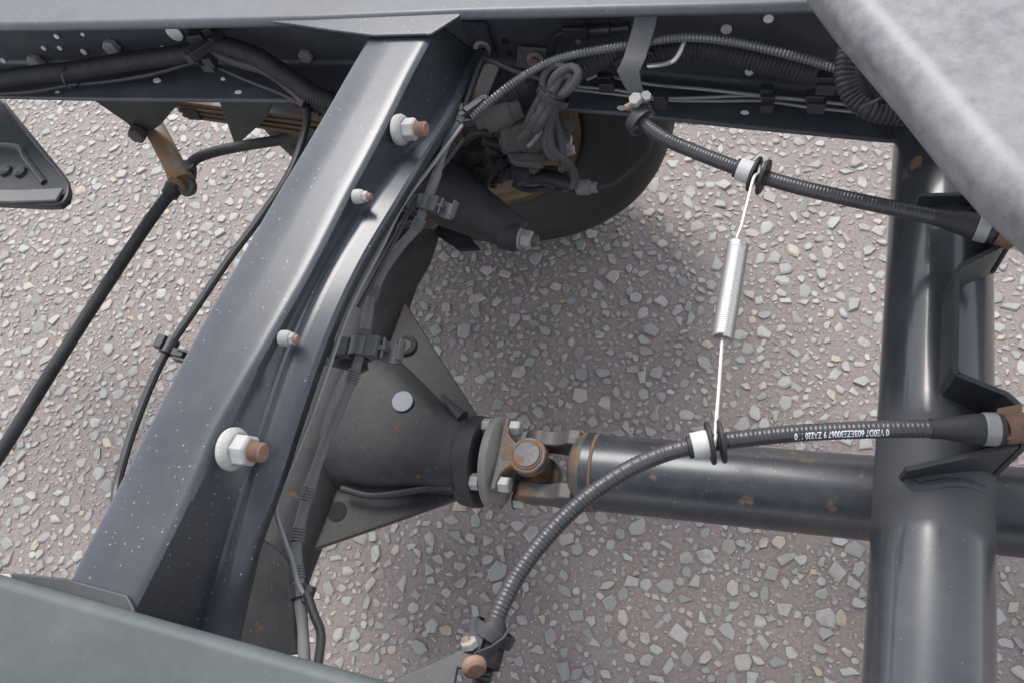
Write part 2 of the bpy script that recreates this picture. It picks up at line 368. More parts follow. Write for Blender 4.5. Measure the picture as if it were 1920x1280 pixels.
# refine along the length
def resample(secs, n=5):
    out = []
    for j in range(len(secs[0])):
        col = [s[j] for s in secs]; p = [col[0]*2-col[1]] + col + [col[-1]*2-col[-2]]; o_ = []
        for i in range(1, len(p)-2):
            a, b, c, d = p[i-1:i+3]
            for k in range(n):
                t = k/n; o_.append(.5*((2*b)+(-a+c)*t+(2*a-5*b+4*c-d)*t*t+(-a+3*b-3*c+d)*t**3))
        o_.append(p[-2]); out.append(o_)
    return [[out[j][i] for j in range(len(out))] for i in range(len(out[0]))]
mb = MB(); loft(mb, resample(secs)); cm = mb.build('crossmember', 'paint', frame, solid=.004, label='diagonal pressed steel crossmember with a long folded groove and four flange nuts')
def webx(px, py, y0):                        # x of the crossmember web at a given y
    best = min(secs, key=lambda s: abs(s[7].y - y0)); return best[11].x
def nut(px, py, x, rf, rh, rs, L, rstud=True, parent=None, ax=Vector((1,.04,.10))):
    o = PX(px, py, x); ax = ax.normalized()
    mb = MB(); lathe(mb, o-ax*.004, ax, [(0,rf*.96),(.006,rf),(.009,rf*.93),(.012,rh*1.05)], 28); mb2 = lathe(MB(), o+ax*.007, ax, [(0,rh),(L*.45,rh),(L*.52,rh*.82)], 6, .25)
    mb.add(mb2.v, mb2.f); mb.build('flange_nut', 'zinc', parent, smooth=False, bevel=.0012)
    prof = [(0, rs)]; t = L*.45
    while t < L: prof += [(t, rs), (t+.0009, rs*.88)]; t += .0018
    prof += [(L, rs*.95), (L+.0015, rs*.80)]
    lathe(MB(), o+ax*.004, ax, prof, 20).build('stud', 'stud', parent, bevel=0)
nut(436,841, -.469, .0215, .0165, .0098, .032, parent=cm)
nut(750,244, -.430, .0185, .0135, .0085, .030, parent=cm)
nut(671,369, -.443, .0085, .0062, .0040, .012, parent=cm)
nut(534,634, -.460, .0085, .0065, .0042, .011, parent=cm)
# joints of the crossmember with the rails
prism(MB(), px3((470,20,.797),(872,10,.797),(862,30,.797),(808,64,.797),(700,67,.797),(620,57,.797),(540,45,.797),(470,37,.797)), (0,0,-.004)).build('gusset_plate', 'paint', frame, bevel=.002)
prism(MB(), px3((20,1072,.795),(125,1083,.795),(238,1114,.795),(250,1136,.795),(262,1190,.795),(20,1130,.795)), (0,0,-.006)).build('gusset_plate', 'bracket', frame, bevel=.002)

# round tube crossmember
TX, TZ, TR = .193, .597, .0550
mb = MB(); pth = [Vector((TX, y, TZ)) for y in np.linspace(-.15, .86, 60)]
tube(mb, pth, TR, 64); tc = mb.build('tube_crossmember', 'tube_paint', frame, label='thick glossy round steel tube joining both rails')
# bracket on the tube that carries the cable ends
def tubez(x):
    d = abs(x-TX); return TZ + math.sqrt(max(0, TR*TR-d*d)) if d < TR*.97 else TZ+.012
def wall(pts, name='cable_bracket', t=.005, depth=None, parent=None, mat='bracket'):
    """upright sheet: top edge through pts (px,py,z), lower edge on the tube"""
    top = []; 
    for a, b in zip(pts, pts[1:]):
        for k in range(6): u = k/6; top.append(P(*a).lerp(P(*b), u))
    top.append(P(*pts[-1])); mb = MB(); n = len(top)
    ins = []
    for i, q in enumerate(top):
        d = (top[min(i+1,n-1)]-top[max(i-1,0)]); d.z = 0; d.normalize(); ins.append(Vector((-d.y, d.x, 0))*t)
    vs = []; 
    for q, s_ in zip(top, ins):
        zb = (tubez(q.x)-.004) if depth is None else q.z-depth
        vs += [q, q+s_, Vector((q.x+s_.x, q.y+s_.y, zb)), Vector((q.x, q.y, zb))]
    fs = []
    for i in range(n-1):
        for k_ in range(4): fs.append((i*4+k_, i*4+(k_+1) % 4, i*4+4+(k_+1) % 4, i*4+4+k_))
    fs += [(3,2,1,0), (n*4-4, n*4-3, n*4-2, n*4-1)]
    mb.add(vs, fs); return mb.build(name, mat, parent or frame, bevel=.0012)
wall([(1888,436,.700),(1880,450,.700),(1864,462,.700),(1800,494,.700),(1790,506,.700),(1788,600,.700),(1786,690,.700),(1792,703,.700),(1812,712,.700),(1885,741,.700),(1902,756,.700),(1912,800,.700),(1914,838,.700)])
wall([(1724,369,.668),(1835,366,.668)])
wall([(1912,838,.700),(1800,862,.690),(1700,884,.665)], t=-.006)
wall([(1835,366,.668),(1886,392,.69),(1900,440,.700)])

# strap bracket and hangers hung on the far rail
def strip(pts, wv, t, name, mat, parent, bevel=.001, **kw):
    """flat bar: centre line pts, half-width vectors wv, thickness t"""
    n = len(pts); vs = []
    for i, q in enumerate(pts):
        d = (pts[min(i+1,n-1)]-pts[max(i-1,0)]).normalized(); h = wv[i] if isinstance(wv, list) else wv
        nn = d.cross(h).normalized()*t/2; vs += [q-h-nn, q+h-nn, q+h+nn, q-h+nn]
    fs = [(i*4+k_, i*4+(k_+1) % 4, i*4+4+(k_+1) % 4, i*4+4+k_) for i in range(n-1) for k_ in range(4)]
    fs += [(3,2,1,0), (n*4-4, n*4-3, n*4-2, n*4-1)]
    return MB().add(vs, fs).build(name, mat, parent, bevel=bevel, **kw)
sb = strip(px3((1213,22,.792),(1208,50,.780),(1190,110,.765),(1178,135,.76),(1186,160,.75),(1206,196,.735)), [Vector((.0135,0,0))]*4+[Vector((.011,0,0)),Vector((.008,0,0))], .003, 'strap_bracket', 'bracket', frame, label='bent flat strap bracket reaching down from the far rail to the cable')
hexnut(P(1194,190,.745), (-.2,-.3,.9), .0085, .008, 'nut', 'zinc', sb); lathe(MB(), P(1190,194,.742), (-.6,-.4,-.1), [(0,.004),(.012,.004)], 12).build('stud','stud',sb)
lathe(MB(), P(1210,183,.745), (.3,-.3,.9), [(0,.0065),(.006,.006)], 6).build('nut','zinc',sb, smooth=False)
hg = prism(MB(), [PY(*q,.775) for q in ((150,172),(355,172),(300,236),(262,262),(238,232))], (0,.005,0)).build('spring_hanger', 'axle', frame, bevel=.002)
hexnut(PY(262,246,.773), (0,-1,.1), .017, .018, 'nut', 'mud', hg)
prism(MB(), [PY(*q,.80) for q in ((410,190),(512,190),(498,225),(446,272),(438,268))], (0,.02,0)).build('spring_hanger', 'bracket', frame, bevel=.002)
# rail stiffener, right of the crossmember (dark vertical strap with round bolt)
sp = strip([web(888,40,.004), web(897,70,.004), web(912,108,.006)], Vector((.018,0,0)), .004, 'stiffener_strap', 'paint', frame)
bo = web(905,92,.008); disc(bo, (0,-1,.35), .013, .004, 'washer', 'bolt', sp); hexnut(bo+Vector((0,-.004,.001)), (0,-1,.35), .009, .008, 'bolt_head', 'bolt', sp)
# plate with a rusty nut on the web
pl = prism(MB(), [web(*q,.004) for q in ((972,86),(1028,90),(1026,118),(1018,150),(966,152))], (0,-.003,0)).build('valve_plate', 'flange', frame, bevel=.001)
q = web(1004,112,.012); disc(q, (0,-1,.3), .012, .004, 'washer', 'bolt', pl); hexnut(q+Vector((0,-.004,0)), (0,-1,.3), .008, .007, 'nut', 'stud', pl)
# bolts and holes of the web; pale discs paint bright ground behind holes
def plug(px, py, rpx, mat='plug', name='plug', h=.003, off=.001, hexa=False, parent=rail):
    q = web(px, py, off); dist = (q-O).length; r = rpx/FPX*dist*1.05
    if hexa: hexnut(q, (0,-1,.1), r, h, name, mat, parent)
    else: disc(q, (0,-1,.05), r, h, name, mat, parent, seg=20)
plug(328,62,14); plug(575,103,13,'zinc','bolt_head',.008,hexa=True); plug(619,134,11,'stud','nut',.010,hexa=True)
plug(213,86,14,'zinc','nut',.012,hexa=True); plug(72,114,14,'zinc','nut',.012,hexa=True); plug(205,98,6,'stud','stud',.018); plug(68,124,5,'stud','stud',.018)
for a in ((307,90,5),(107,68,4),(83,90,4),(113,90,4),(156,64,3),(158,97,5),(7,113,4)): plug(*a)
plug(1362,54,9); plug(1441,34,8); plug(1405,134,7); plug(1441,130,7); plug(947,78,7,'hole','hole',.0008,.0); plug(955,100,6,'hole','hole',.0008,.0)
plug(1085,77,5,'clampsteel')
for px, py, r in ((294,151,9),(418,148,5),(447,174,8),(108,174,6),(1396,212,7),(1165,203,8)):
    q = P(px,py,.650 if px<900 else .60+.0); x = q.x
    zb = next(a[3]+(b[3]-a[3])*(x-a[0])/(b[0]-a[0]) for a,b in zip(RS,RS[1:]) if a[0]<=x<=b[0])+.005
    q = P(px,py,zb+.003); lathe(MB(), q, (0,-.05,1), [(-.002,r/FPX*1.0),(.0009,r/FPX*.9)], 9, sc=(.8,1.3)).build('paint_chip','plug',rail)

# lower left P-clip and arm of the near rail
arm = prism(MB(), px3((690,1300,.76),(760,1262,.755),(856,1222,.75),(884,1208,.745),(900,1218,.742),(912,1246,.745),(888,1256,.745),(858,1252,.748),(850,1300,.755)), (0,0,-.004)).build('cable_arm', 'bracket', frame, bevel=.0015, label='blue-grey flat arm in the bottom foreground holding a cable clip')

# ================================================================== PROPELLER SHAFT
SA = Vector((-.245,.3035,.430)); SB = Vector((.16,.327,.467)); sdir = (SB-SA).normalized()
shaft = thing('propeller_shaft', SA, 'dark steel propeller shaft with rusty weld rings running from the axle under the tube crossmember', 'propeller shaft')
def along(t): return SA + sdir*t
lathe(MB(), along(.058), sdir, [(0,.050),(.002,.0525),(.013,.0525),(.016,.0500),(.9,.050)], 56).build('shaft_tube', 'shaft', shaft)
for t, r in ((.064,.0545),(.0685,.0552),(.073,.0545)):
    mb = MB(); torus(mb, along(t), sdir, .0500, .0024, 64, 8); mb.build('weld_ring', 'rust', shaft)
lathe(MB(), along(.040), sdir, [(0,.036),(.006,.046),(.014,.0515),(.020,.0515)], 40).build('tube_yoke_collar', 'rustmix', shaft)
U = Vector((0,0,1)) - sdir*sdir.z; U.normalize(); V = sdir.cross(U)*-1       # V points towards +Y? fixed below
if V.y < 0: V = -V
def ear(o, dx, side, nrm, off, th, name, mat, base=.042, baseh=.028, neck=.0165, er=.0255, root=None):
    """ear plate: outline in the (dx, side) plane at distance off along nrm"""
    pts = []
    wide = root or baseh
    out = [(-base,-wide),(-base*.82,-wide*.98),(-base*.74,-baseh),(-base*.62,-neck*1.35),(-base*.45,-neck)]
    for a in np.linspace(-2.2, 2.2, 15): out.append((er*math.cos(a)*1.0, er*math.sin(a)))
    out += [(-base*.45,neck),(-base*.62,neck*1.35),(-base*.74,baseh),(-base*.82,wide*.98),(-base,wide)]
    P3 = [o + dx*a + side*b + nrm*off for a, b in out]
    return prism(MB(), P3, nrm*th).build(name, mat, shaft, bevel=.003, segs=3)
UJ = along(-.012)
ear(UJ, sdir, V, U, .030, .018, 'flange_yoke_arm', 'yoke', root=.052); ear(UJ, sdir, V, -U, .028, .020, 'flange_yoke_arm', 'yoke')
for s_ in (1,-1): ear(UJ, -sdir, U, V*s_, .026, .022, 'tube_yoke_arm', 'rustmix', base=.062, baseh=.030, neck=.018, er=.021)
for d in (U, V): lathe(MB(), UJ-d*.046, d, [(0,.0135),(.092,.0135)], 20).build('joint_cross', 'rust', shaft)
lathe(MB(), UJ-sdir*.018, sdir, [(0,.010),(.008,.020),(.028,.020),(.036,.010)], 20).build('joint_centre', 'rust', shaft)
box(MB(), UJ-sdir*.027+U*.0475, sdir*.006, V*.010, U*.0012).build('rusty_recess', 'rust', shaft, bevel=.001)
cap = lathe(MB(), UJ+U*.046, U, [(0,.0180),(.0045,.0180),(.0055,.0170)], 28).build('bearing_cap', 'yoke', shaft, sharp=12)
torus(MB(), UJ+U*.0485, U, .0190, .0018, 32, 8).build('cap_ring', 'rust', shaft)
fl = lathe(MB(), UJ-sdir*.062, sdir, [(0,.062),(.002,.064),(.011,.064),(.014,.061),(.019,.046),(.024,.038)], 48).build('yoke_flange', 'flange', shaft)
for bv, bu in ((.0395,.036),(-.0395,.036),(.0395,-.036),(-.0395,-.036)):
    o = UJ - sdir*.0350 + V*bv + U*bu
    hexnut(o, sdir, .0115, .016, 'flange_bolt', 'bolt', shaft); 
    disc(o-sdir*.001, sdir, .0125, .002, 'bolt_washer', 'rustmix', shaft)
    hexnut(o - sdir*.0275, -sdir, .0115, .013, 'flange_bolt', 'bolt', shaft)

# ================================================================== REAR AXLE
axle = thing('rear_axle', (-.575,.29,.30), 'black dusty rear axle with round grey sticker, between crossmember and shaft, wheel under far rail', 'rear axle')
AXX, AXZ = -.585, .42
cf = UJ - sdir*.075
lathe(MB(), cf-sdir*.030, sdir, [(0,.050),(.004,.062),(.020,.064),(.029,.063),(.031,.058)], 48).build('pinion_flange', 'axle', axle)
lathe(MB(), cf-sdir*.048, sdir, [(0,.052),(.020,.048)], 40).build('pinion_seal', 'rustmix', axle)
# pressed casing: sections across x from the banjo to the pinion nose
secs = []
for x, yc, hy, zt, zb in ((-.72,.33,.11,.455,.33),(-.65,.335,.115,.465,.32),(-.56,.335,.118,.474,.32),(-.49,.320,.105,.478,.33),(-.43,.306,.074,.480,.345),(-.39,.299,.060,.480,.36),(-.368,.296,.055,.480,.37),(-.350,.295,.053,.480,.372)):
    s = []
    zc = (zt+zb)/2; hz = (zt-zb)/2
    for k_ in range(40):
        a = 2*math.pi*k_/40; ca, sa = math.cos(a), math.sin(a); e = .62
        s.append(Vector((x, yc+hy*math.copysign(abs(ca)**e, ca), zc+hz*math.copysign(abs(sa)**e, sa))))
    secs.append(s)
mb = MB(); loft(mb, secs, True); mb.build('axle_casing', 'axle', axle, sub=1)
prof = [(0,.048),(.30,.048),(.40,.050),(.46,.054),(.8,.058),(.86,.058),(.90,.066),(.98,.066),(1.0,.058),(1.20,.055)]
lathe(MB(), (AXX,-.28,AXZ), (0,1,0), [(t,r) for t,r in prof], 40).build('axle_tube', 'axle', axle)
pts = px3((905,792,.43),(868,735,.43),(812,650,.43),(774,590,.43),(748,548,.43),(600,560,.43),(480,960,.43),(575,1033,.43),(700,990,.43),(858,934,.43),(880,880,.43))
gp = prism(MB(), pts, (0,0,-.008)).build('seam_plate', 'axle', axle, bevel=.002)
rim = cable('rusty_seam', px3((577,1033,.424),(700,991,.424),(800,956,.424),(858,935,.424)), .0022, 'rust', axle, seg=6)
lathe(MB(), P(632,958,.4303), (0,0,1), [(0,.0145),(.0006,.0143)], 24).build('drain_hole', 'hole', axle)
st = lathe(MB(), P(755,752,.481), (.05,-.05,1), [(0,.0150),(.0020,.0148)], 32).build('round_sticker', 'sticker', axle)
torus(MB(), P(762,648,.432), (0,0,1), .013, .004, 24, 8).build('bolt_boss', 'axle', axle)
hexnut(P(762,650,.431), (0,0,1), .011, .006, 'plug_bolt', 'mud', axle)
# pressed rib ridges on the casing
cable('pressed_rib', px3((830,740,.462),(850,765,.47),(868,782,.472)), lambda s,L: .002+.008*(s/L), 'axle', axle, seg=10)
cable('pressed_rib', px3((640,915,.452),(690,928,.450),(740,925,.450),(800,915,.452),(850,912,.456)), .0045, 'axle', axle, seg=10)
# lower shield near the bottom of the picture
prism(MB(), px3((462,985,.52),(520,1030,.50),(541,1052,.50),(548,1110,.49),(556,1225,.48),(470,1230,.48),(400,1210,.5)), (0,0,-.01)).build('axle_shield', 'axle', axle, bevel=.003)

# shock absorber with the grey nut at its end
shock = thing('shock_absorber', P(900,400,.47), 'dark tapered shock absorber tube ending in a grey nut above the tyre shadow', 'shock absorber')
a = P(800,345,.55); b = P(958,434,.485); d = (b-a).normalized()
L = (b-a).length
lathe(MB(), a, d, [(-.06,.060),(.0,.054),(L*.45,.042),(L*.9,.030),(L+.012,.027),(L+.018,.022)], 40).build('shock_body', 'axle', shock)
e = P(1000,451,.49); ax = Vector((.97,-.05,-.05)).normalized()
lathe(MB(), e-ax*.050, ax, [(0,.022),(.022,.022),(.028,.019)], 24).build('bush', 'axle', shock)
disc(e-ax*.022, ax, .0165, .004, 'washer', 'bolt', shock); hexnut(e-ax*.018, ax, .0145, .017, 'end_nut', 'bolt', shock, label='grey hex nut'); lathe(MB(), e-ax*.003, ax, [(0,.0095),(.009,.0092),(.010,.008)], 18).build('stud','rustmix',shock)
prism(MB(), px3((820,440,.42),(860,468,.42),(900,466,.42),(870,430,.42),(800,400,.42)), (0,0,-.008)).build('lower_bracket', 'axle', shock, bevel=.002)

# ================================================================== WHEEL
WX, WZ = -.590, .435
wheel = lathe(MB(), (WX,.87,WZ), (0,1,0), [(0,.06),(.03,.075),(.08,.08)], 32).build('wheel', 'axle', axle, label='black tyre on a rusty gold rim beyond the far frame rail')
def ring(prof, o, seg, name, mat, parent, **kw):
    mb = MB(); vs = []; fs = []; n = len(prof)
    for k_ in range(seg):
        a = 2*math.pi*k_/seg
        for y, r in prof: vs.append((o[0]+r*math.cos(a), o[1]+y, o[2]+r*math.sin(a)))
    for k_ in range(seg):
        k2 = (k_+1) % seg
        for j in range(n):
            j2 = (j+1) % n; fs.append((k_*n+j, k_*n+j2, k2*n+j2, k2*n+j))
    mb.add(vs, fs); return mb.build(name, mat, parent, **kw)
ty = ring([(y_, r_ if r_ < .3 else .3+(r_-.3)*.89) for y_, r_ in [(.0,.262),(-.012,.285),(-.026,.330),(-.0265,.352),(-.027,.354),(-.027,.358),(-.026,.360),(-.025,.375),(-.018,.397),(-.008,.413),(.004,.423),(.018,.429),(.034,.432),(.036,.424),(.042,.424),(.044,.433),(.12,.434),(.20,.431),(.225,.42),(.25,.37),(.24,.28),(.22,.262),(.2,.255),(.02,.255)]], (WX,.915,WZ), 120, 'tyre', 'tyre', wheel)
ring([(-.004,.262),(-.010,.266),(-.014,.262),(-.013,.252),(-.004,.243),(.010,.238),(.030,.228),(.060,.222),(.12,.215),(.12,.205),(.06,.212),(.03,.218),(.008,.228),(-.002,.240)], (WX,.915,WZ), 96, 'rim', 'goldrim', wheel)
lathe(MB(), (WX,.928,WZ), (0,1,0), [(0,.222),(.004,.230),(.008,.230)], 60).build('backing_plate', 'bracket', wheel)

# ================================================================== BRAKE CABLES
def park_cable(name, label, pts, r, pitch, depth):
    t = thing(name, P(*pts[len(pts)//2]), label, 'cable', 'parking brake cables')
    path = spline(px3(*pts), .0012)
    tube(MB(), path, ribbed(r, pitch, depth), 20).build('cable_sleeve', 'cableplastic', t)
    return t, path
def near_i(path, px, py):
    return min(range(len(path)), key=lambda i: (pix(path[i])[0]-px)**2 + (pix(path[i])[1]-py)**2)
def fittings(t, path, boot, collar, washers, crimp, r):
    # boot
    i0, i1 = near_i(path, *boot[0]), near_i(path, *boot[1]); seg = path[min(i0,i1):max(i0,i1)+1]
    rev = i0 > i1
    if rev: seg = seg[::-1]
    s1 = seg[::6]+[seg[-1]]
    tube(MB(), s1, lambda s,L: r*1.12 + (r*1.68-r*1.12)*min(1, max(0, (s/L-.12)/.5))**1.1, 24).build('boot', 'rubber', t)
    k = near_i(path, *crimp); fr = frames(path)[k]
    mb = lathe(MB(), path[k]-fr[0]*.007, fr[0], [(0,r*1.70),(.001,r*1.80),(.011,r*1.80),(.012,r*1.70)], 28); mb.build('crimp_band', 'clampsteel', t, bevel=.0004)
    k = near_i(path, *collar); fr = frames(path)[k]
    lathe(MB(), path[k]-fr[0]*.0085, fr[0], [(0,r*1.05),(.0008,r*1.55),(.0155,r*1.60),(.0165,r*1.5),(.017,r)], 28).build('white_collar', 'white', t)
    lathe(MB(), path[k]-fr[0]*.0125, fr[0], [(0,r*1.02),(.001,r*1.35),(.005,r*1.35)], 28).build('collar_seat', 'rubber', t)
    for wv in washers:
        k = near_i(path, *wv); fr = frames(path)[k]
        lathe(MB(), path[k]-fr[0]*.0022, fr[0], [(0,r*1.0),(.0002,r*2.35),(.0012,r*2.5),(.0032,r*2.5),(.0042,r*2.35),(.0044,r)], 32).build('spool_washer', 'rubber', t)
c1, p1 = park_cable('brake_cable', 'ribbed black brake cable, the farther one, from the strap bracket across to the tube', [(1190,205,.728),(1215,238,.722),(1250,262,.717),(1300,284,.712),(1372,312,.708),(1430,332,.706),(1500,352,.706),(1600,375,.707),(1700,396,.709),(1760,409,.710),(1845,428,.710),(1890,440,.710)], .0085, .0036, .0005)
fittings(c1, p1, ((1752,407),(1868,434)), (1397,321), ((1414,326),(1432,332)), (1844,428), .0082)
c2, p2 = park_cable('brake_cable', 'ribbed black brake cable with white print, the nearer one, curving down to the foreground', [(886,1330,.70),(905,1270,.71),(918,1210,.715),(934,1150,.715),(972,1075,.712),(1025,1005,.71),(1090,940,.71),(1170,884,.71),(1245,850,.71),(1320,832,.71),(1400,821,.71),(1500,811,.71),(1620,805,.71),(1745,803,.71),(1860,804,.71),(1905,806,.71)], .0085, .0042, .0006)
fittings(c2, p2, ((1746,803),(1878,805)), (1312,834), ((1331,829),(1352,827)), (1858,804), .0084)
lathe(MB(), P(918,1205,.716), (p2[near_i(p2,918,1200)]-p2[near_i(p2,934,1150)]), [(-.022,.0085),(-.012,.0135),(.010,.0150),(.020,.0145),(.022,.009)], 24).build('cable_sheath', 'rubber', c2)
# end fittings
for t, e0, e1 in ((c1, (1868,434,.71), (1893,440,.708)), (c2, (1880,805,.71), (1935,800,.705))):
    a, b = P(*e0), P(*e1); lathe(MB(), a, b-a, [(0,.012),(.005,.0135),(.012,.0135),(.016,.009),(.05,.008)], 16).build('end_fitting', 'rust', t)
    u_, v_ = perp(b-a); hexnut(a+(b-a).normalized()*.010, b-a, .0155, .009, 'lock_nut', 'rust', t)
box(MB(), P(1893,792,.715), (.010,.004,.0), (0,.016,0), (0,0,.002)).build('end_fork', 'rust', c2, bevel=.001)
# white print on the nearer cable, laid on its surface
def print_on(path, s0px, s1px, text, r, theta0, parent):
    cu = bpy.data.curves.new('t', 'FONT'); cu.body = text; cu.size = 1; cu.space_character = 1.0
    cu.offset = .012
    to = bpy.data.objects.new('t', cu); C.objects.link(to); bpy.context.view_layer.update()
    me = bpy.data.meshes.new_from_object(to.evaluated_get(bpy.context.evaluated_depsgraph_get())); bpy.data.objects.remove(to)
    i0, i1 = near_i(path, *s0px), near_i(path, *s1px); fr = frames(path)
    xs = [v.co.x for v in me.vertices]; ys = [v.co.y for v in me.vertices]; w0, w1 = min(xs), max(xs); h0, h1 = min(ys), max(ys)
    bm = bmesh.new(); bm.from_mesh(me)
    for v in bm.verts:
        u = (v.co.x-w0)/(w1-w0); f = i0+(i1-i0)*u; i = int(f); 
        q = path[i].lerp(path[min(i+1,len(path)-1)], f-i); t_, up, sd_ = fr[i]
        H = .0066; th = theta0 + ((v.co.y-h0)/(h1-h0)-.5)*H/r*1.0*(-1 if i1 > i0 else 1)
        v.co = q + (r+.0003)*(math.cos(th)*up + math.sin(th)*sd_)
    me2 = bpy.data.meshes.new('print'); bm.to_mesh(me2); bm.free()
    return link('cable_print', me2, 'print', parent, smooth=False)
try: print_on(p2, (1663,805), (1487,813), '0 VE0D7 60BEZE30067 9 ZA220 110', .0082, math.radians(48), c2)
except Exception as ex: print('print failed', ex)

# clips that hold the two cables
k1 = thing('cable_clip', P(1200,222,.72), 'flat steel loop clip gripping the farther brake cable below the strap bracket', 'clip', 'loop clips round the brake cables')
i = near_i(p1, 1203, 226); fr = frames(p1)[i]
def band(o, ax, R, w_, t_, name, mat, parent, a0=0, a1=2*math.pi, n=28):
    u, v = perp(ax); vs = []; fs = []; ax = ax.normalized()
    for k_ in range(n+1):
        a = a0+(a1-a0)*k_/n; rd = math.cos(a)*u+math.sin(a)*v
        vs += [o+rd*R-ax*w_, o+rd*(R+t_)-ax*w_, o+rd*(R+t_)+ax*w_, o+rd*R+ax*w_]
    fs = [(i_*4+j, i_*4+(j+1) % 4, i_*4+4+(j+1) % 4, i_*4+4+j) for i_ in range(n) for j in range(4)]
    if abs(a1-a0) < 6.28: fs += [(3,2,1,0),(n*4,n*4+1,n*4+2,n*4+3)]
    return MB().add(vs, fs).build(name, mat, parent, bevel=.0004)
band(P(1200,226,.722), Vector((.55,-.45,-.1)), .0165, .006, .002, 'loop', 'bracket', k1)
strip(px3((1208,196,.735),(1212,208,.732),(1216,225,.728)), Vector((.006,.003,0)), .002, 'tongue', 'bracket', k1)
k2 = thing('cable_clip', P(925,1195,.715), 'flat steel loop clip with rusty bolt round the nearer brake cable at the bottom', 'clip', 'loop clips round the brake cables')
band(P(925,1186,.718), Vector((.30,.90,.12)), .0185, .0055, .002, 'loop', 'bracket', k2)
strip(px3((948,1190,.728),(935,1210,.735),(910,1228,.742),(878,1240,.748)), Vector((.003,.009,0)), .0025, 'tongue', 'bracket', k2)
strip(px3((896,1160,.725),(894,1190,.735),(886,1214,.742)), Vector((.007,-.002,0)), .0025, 'tongue', 'bracket', k2)
disc(P(888,1244,.750), (.5,-.6,.55), .0105, .009, 'bolt_head', 'stud', k2, bev=.35)
hexnut(P(882,1213,.745), (-.3,.6,.5), .008, .007, 'nut', 'zinc', k2); lathe(MB(), P(876,1206,.748), (-.5,.7,.1), [(0,.004),(.006,.004)], 10).build('stud','stud',k2)

# ================================================================== RETURN SPRING
spr = thing('return_spring', P(1368,545,.705), 'bright steel coil spring stretched between the two brake cables by long wire hooks', 'spring')
a = P(1384,458,.712); b = P(1355,634,.708); d = (b-a).normalized(); u, v = perp(d); L = (b-a).length
n = 46; path = [a + d*(L*t/(n*14)) + .0098*(math.cos(2*math.pi*t/14)*u + math.sin(2*math.pi*t/14)*v) for t in range(n*14+1)]
tube(MB(), path, .00185, 8).build('coil', 'steel', spr)
lathe(MB(), a, d, [(0,.0065),(L*.93,.0065)], 16).build('coil_core', 'bracket', spr) if False else None
def wire(pts): return cable('hook_wire', pts, .0017, 'wire', spr, seg=8, step=.003)
i = near_i(p1, 1423, 329); q = p1[i]; fr = frames(p1)[i]
arc = [q + .0115*(math.cos(t)*Vector((0,0,1)) + math.sin(t)*Vector((-.2,.95,0))) for t in np.linspace(2.4, -2.0, 12)]
wire([a+Vector((.0,0,.0)), P(1382,446,.714), P(1390,424,.716), P(1400,385,.717), P(1413,335,.722)] + [q+Vector((0,-.006,.0115)), q+Vector((0,.004,.0115)), q+Vector((0,.011,.003)), q+Vector((0,.008,-.009)), q+Vector((-.001,-.006,-.012))])
i = near_i(p2, 1341, 829); q = p2[i]
wire([b+Vector((0,0,0)), P(1353,655,.710), P(1347,740,.714), P(1341,812,.722), q+Vector((0,.004,.0115)), q+Vector((0,-.005,.0110)), q+Vector((0,-.012,0)), q+Vector((0,-.005,-.0115))])

# ================================================================== LOOM AND PIPES ALONG THE CROSSMEMBER
loom = thing('wiring_loom', P(680,650,.68), 'dusty grey taped wiring loom following the right side of the diagonal crossmember', 'wiring loom')
LP = [(872,205,.705),(862,222,.705),(838,270,.70),(818,330,.695),(797,384,.69),(780,428,.68),(730,488,.665),(696,560,.66),(681,640,.672),(664,700,.665),(622,800,.65),(590,885,.645),(562,985,.64),(556,1050,.64),(562,1110,.64),(568,1180,.64),(572,1270,.64)]
lp = spline(px3(*LP), .004)
cable('loom_tail', px3((868,215,.705),(884,165,.715),(900,120,.725),(912,98,.727)), .0042, 'rubber', loom)
wob = lambda s, L: .0064*(1+.07*math.sin(s*61)+.05*math.sin(s*143+1))*(1.0 if s>.10 else .8)
tube(MB(), lp, wob, 14).build('loom_sleeve', 'dusty', loom)
for px, py in ((862,222),(783,425),(697,548),(679,628),(657,706),(577,928),(561,1000),(557,1075)):
    i = near_i(lp, px, py); mb = MB()
    for j in range(5): torus(mb, lp[i]+frames(lp)[i][0]*(j-2)*.0032, frames(lp)[i][0], .0070, .0013, 16, 6)
    mb.build('tape_wrap', 'dusty', loom)
def pipe(name, pts, r, mat, label, cat='pipe', group=None, **kw):
    mb = MB(); tube(mb, spline(px3(*pts), .005), r, 10); o = mb.build(name, mat, None, **kw); return tag(o, label, cat, group)
pipe('brake_pipe', [(866,236,.705),(818,300,.712),(757,382,.722),(716,462,.728),(655,582,.730),(600,737,.72),(575,804,.71),(541,887,.70),(518,950,.69),(530,1000,.675),(548,1050,.66),(560,1095,.65),(585,1140,.645),(600,1188,.64),(596,1240,.64)], .0026, 'pipe', 'thin steel brake pipe tucked along the right edge of the diagonal crossmember', 'pipe')
o = pipe('brake_pipe', [(575,1110,.648),(588,1150,.645),(602,1190,.641),(594,1260,.64)], .0048, 'plastic', 'short black sheathed pipe end dropping below the lowest loom clip', 'pipe')
pipe('brake_pipe', [(868,262,.690),(815,332,.692),(770,392,.70),(742,445,.70),(702,520,.70),(672,575,.70)], .0032, 'plastic', 'black sheathed pipe beside the thin steel one, upper half of the crossmember edge', 'pipe')

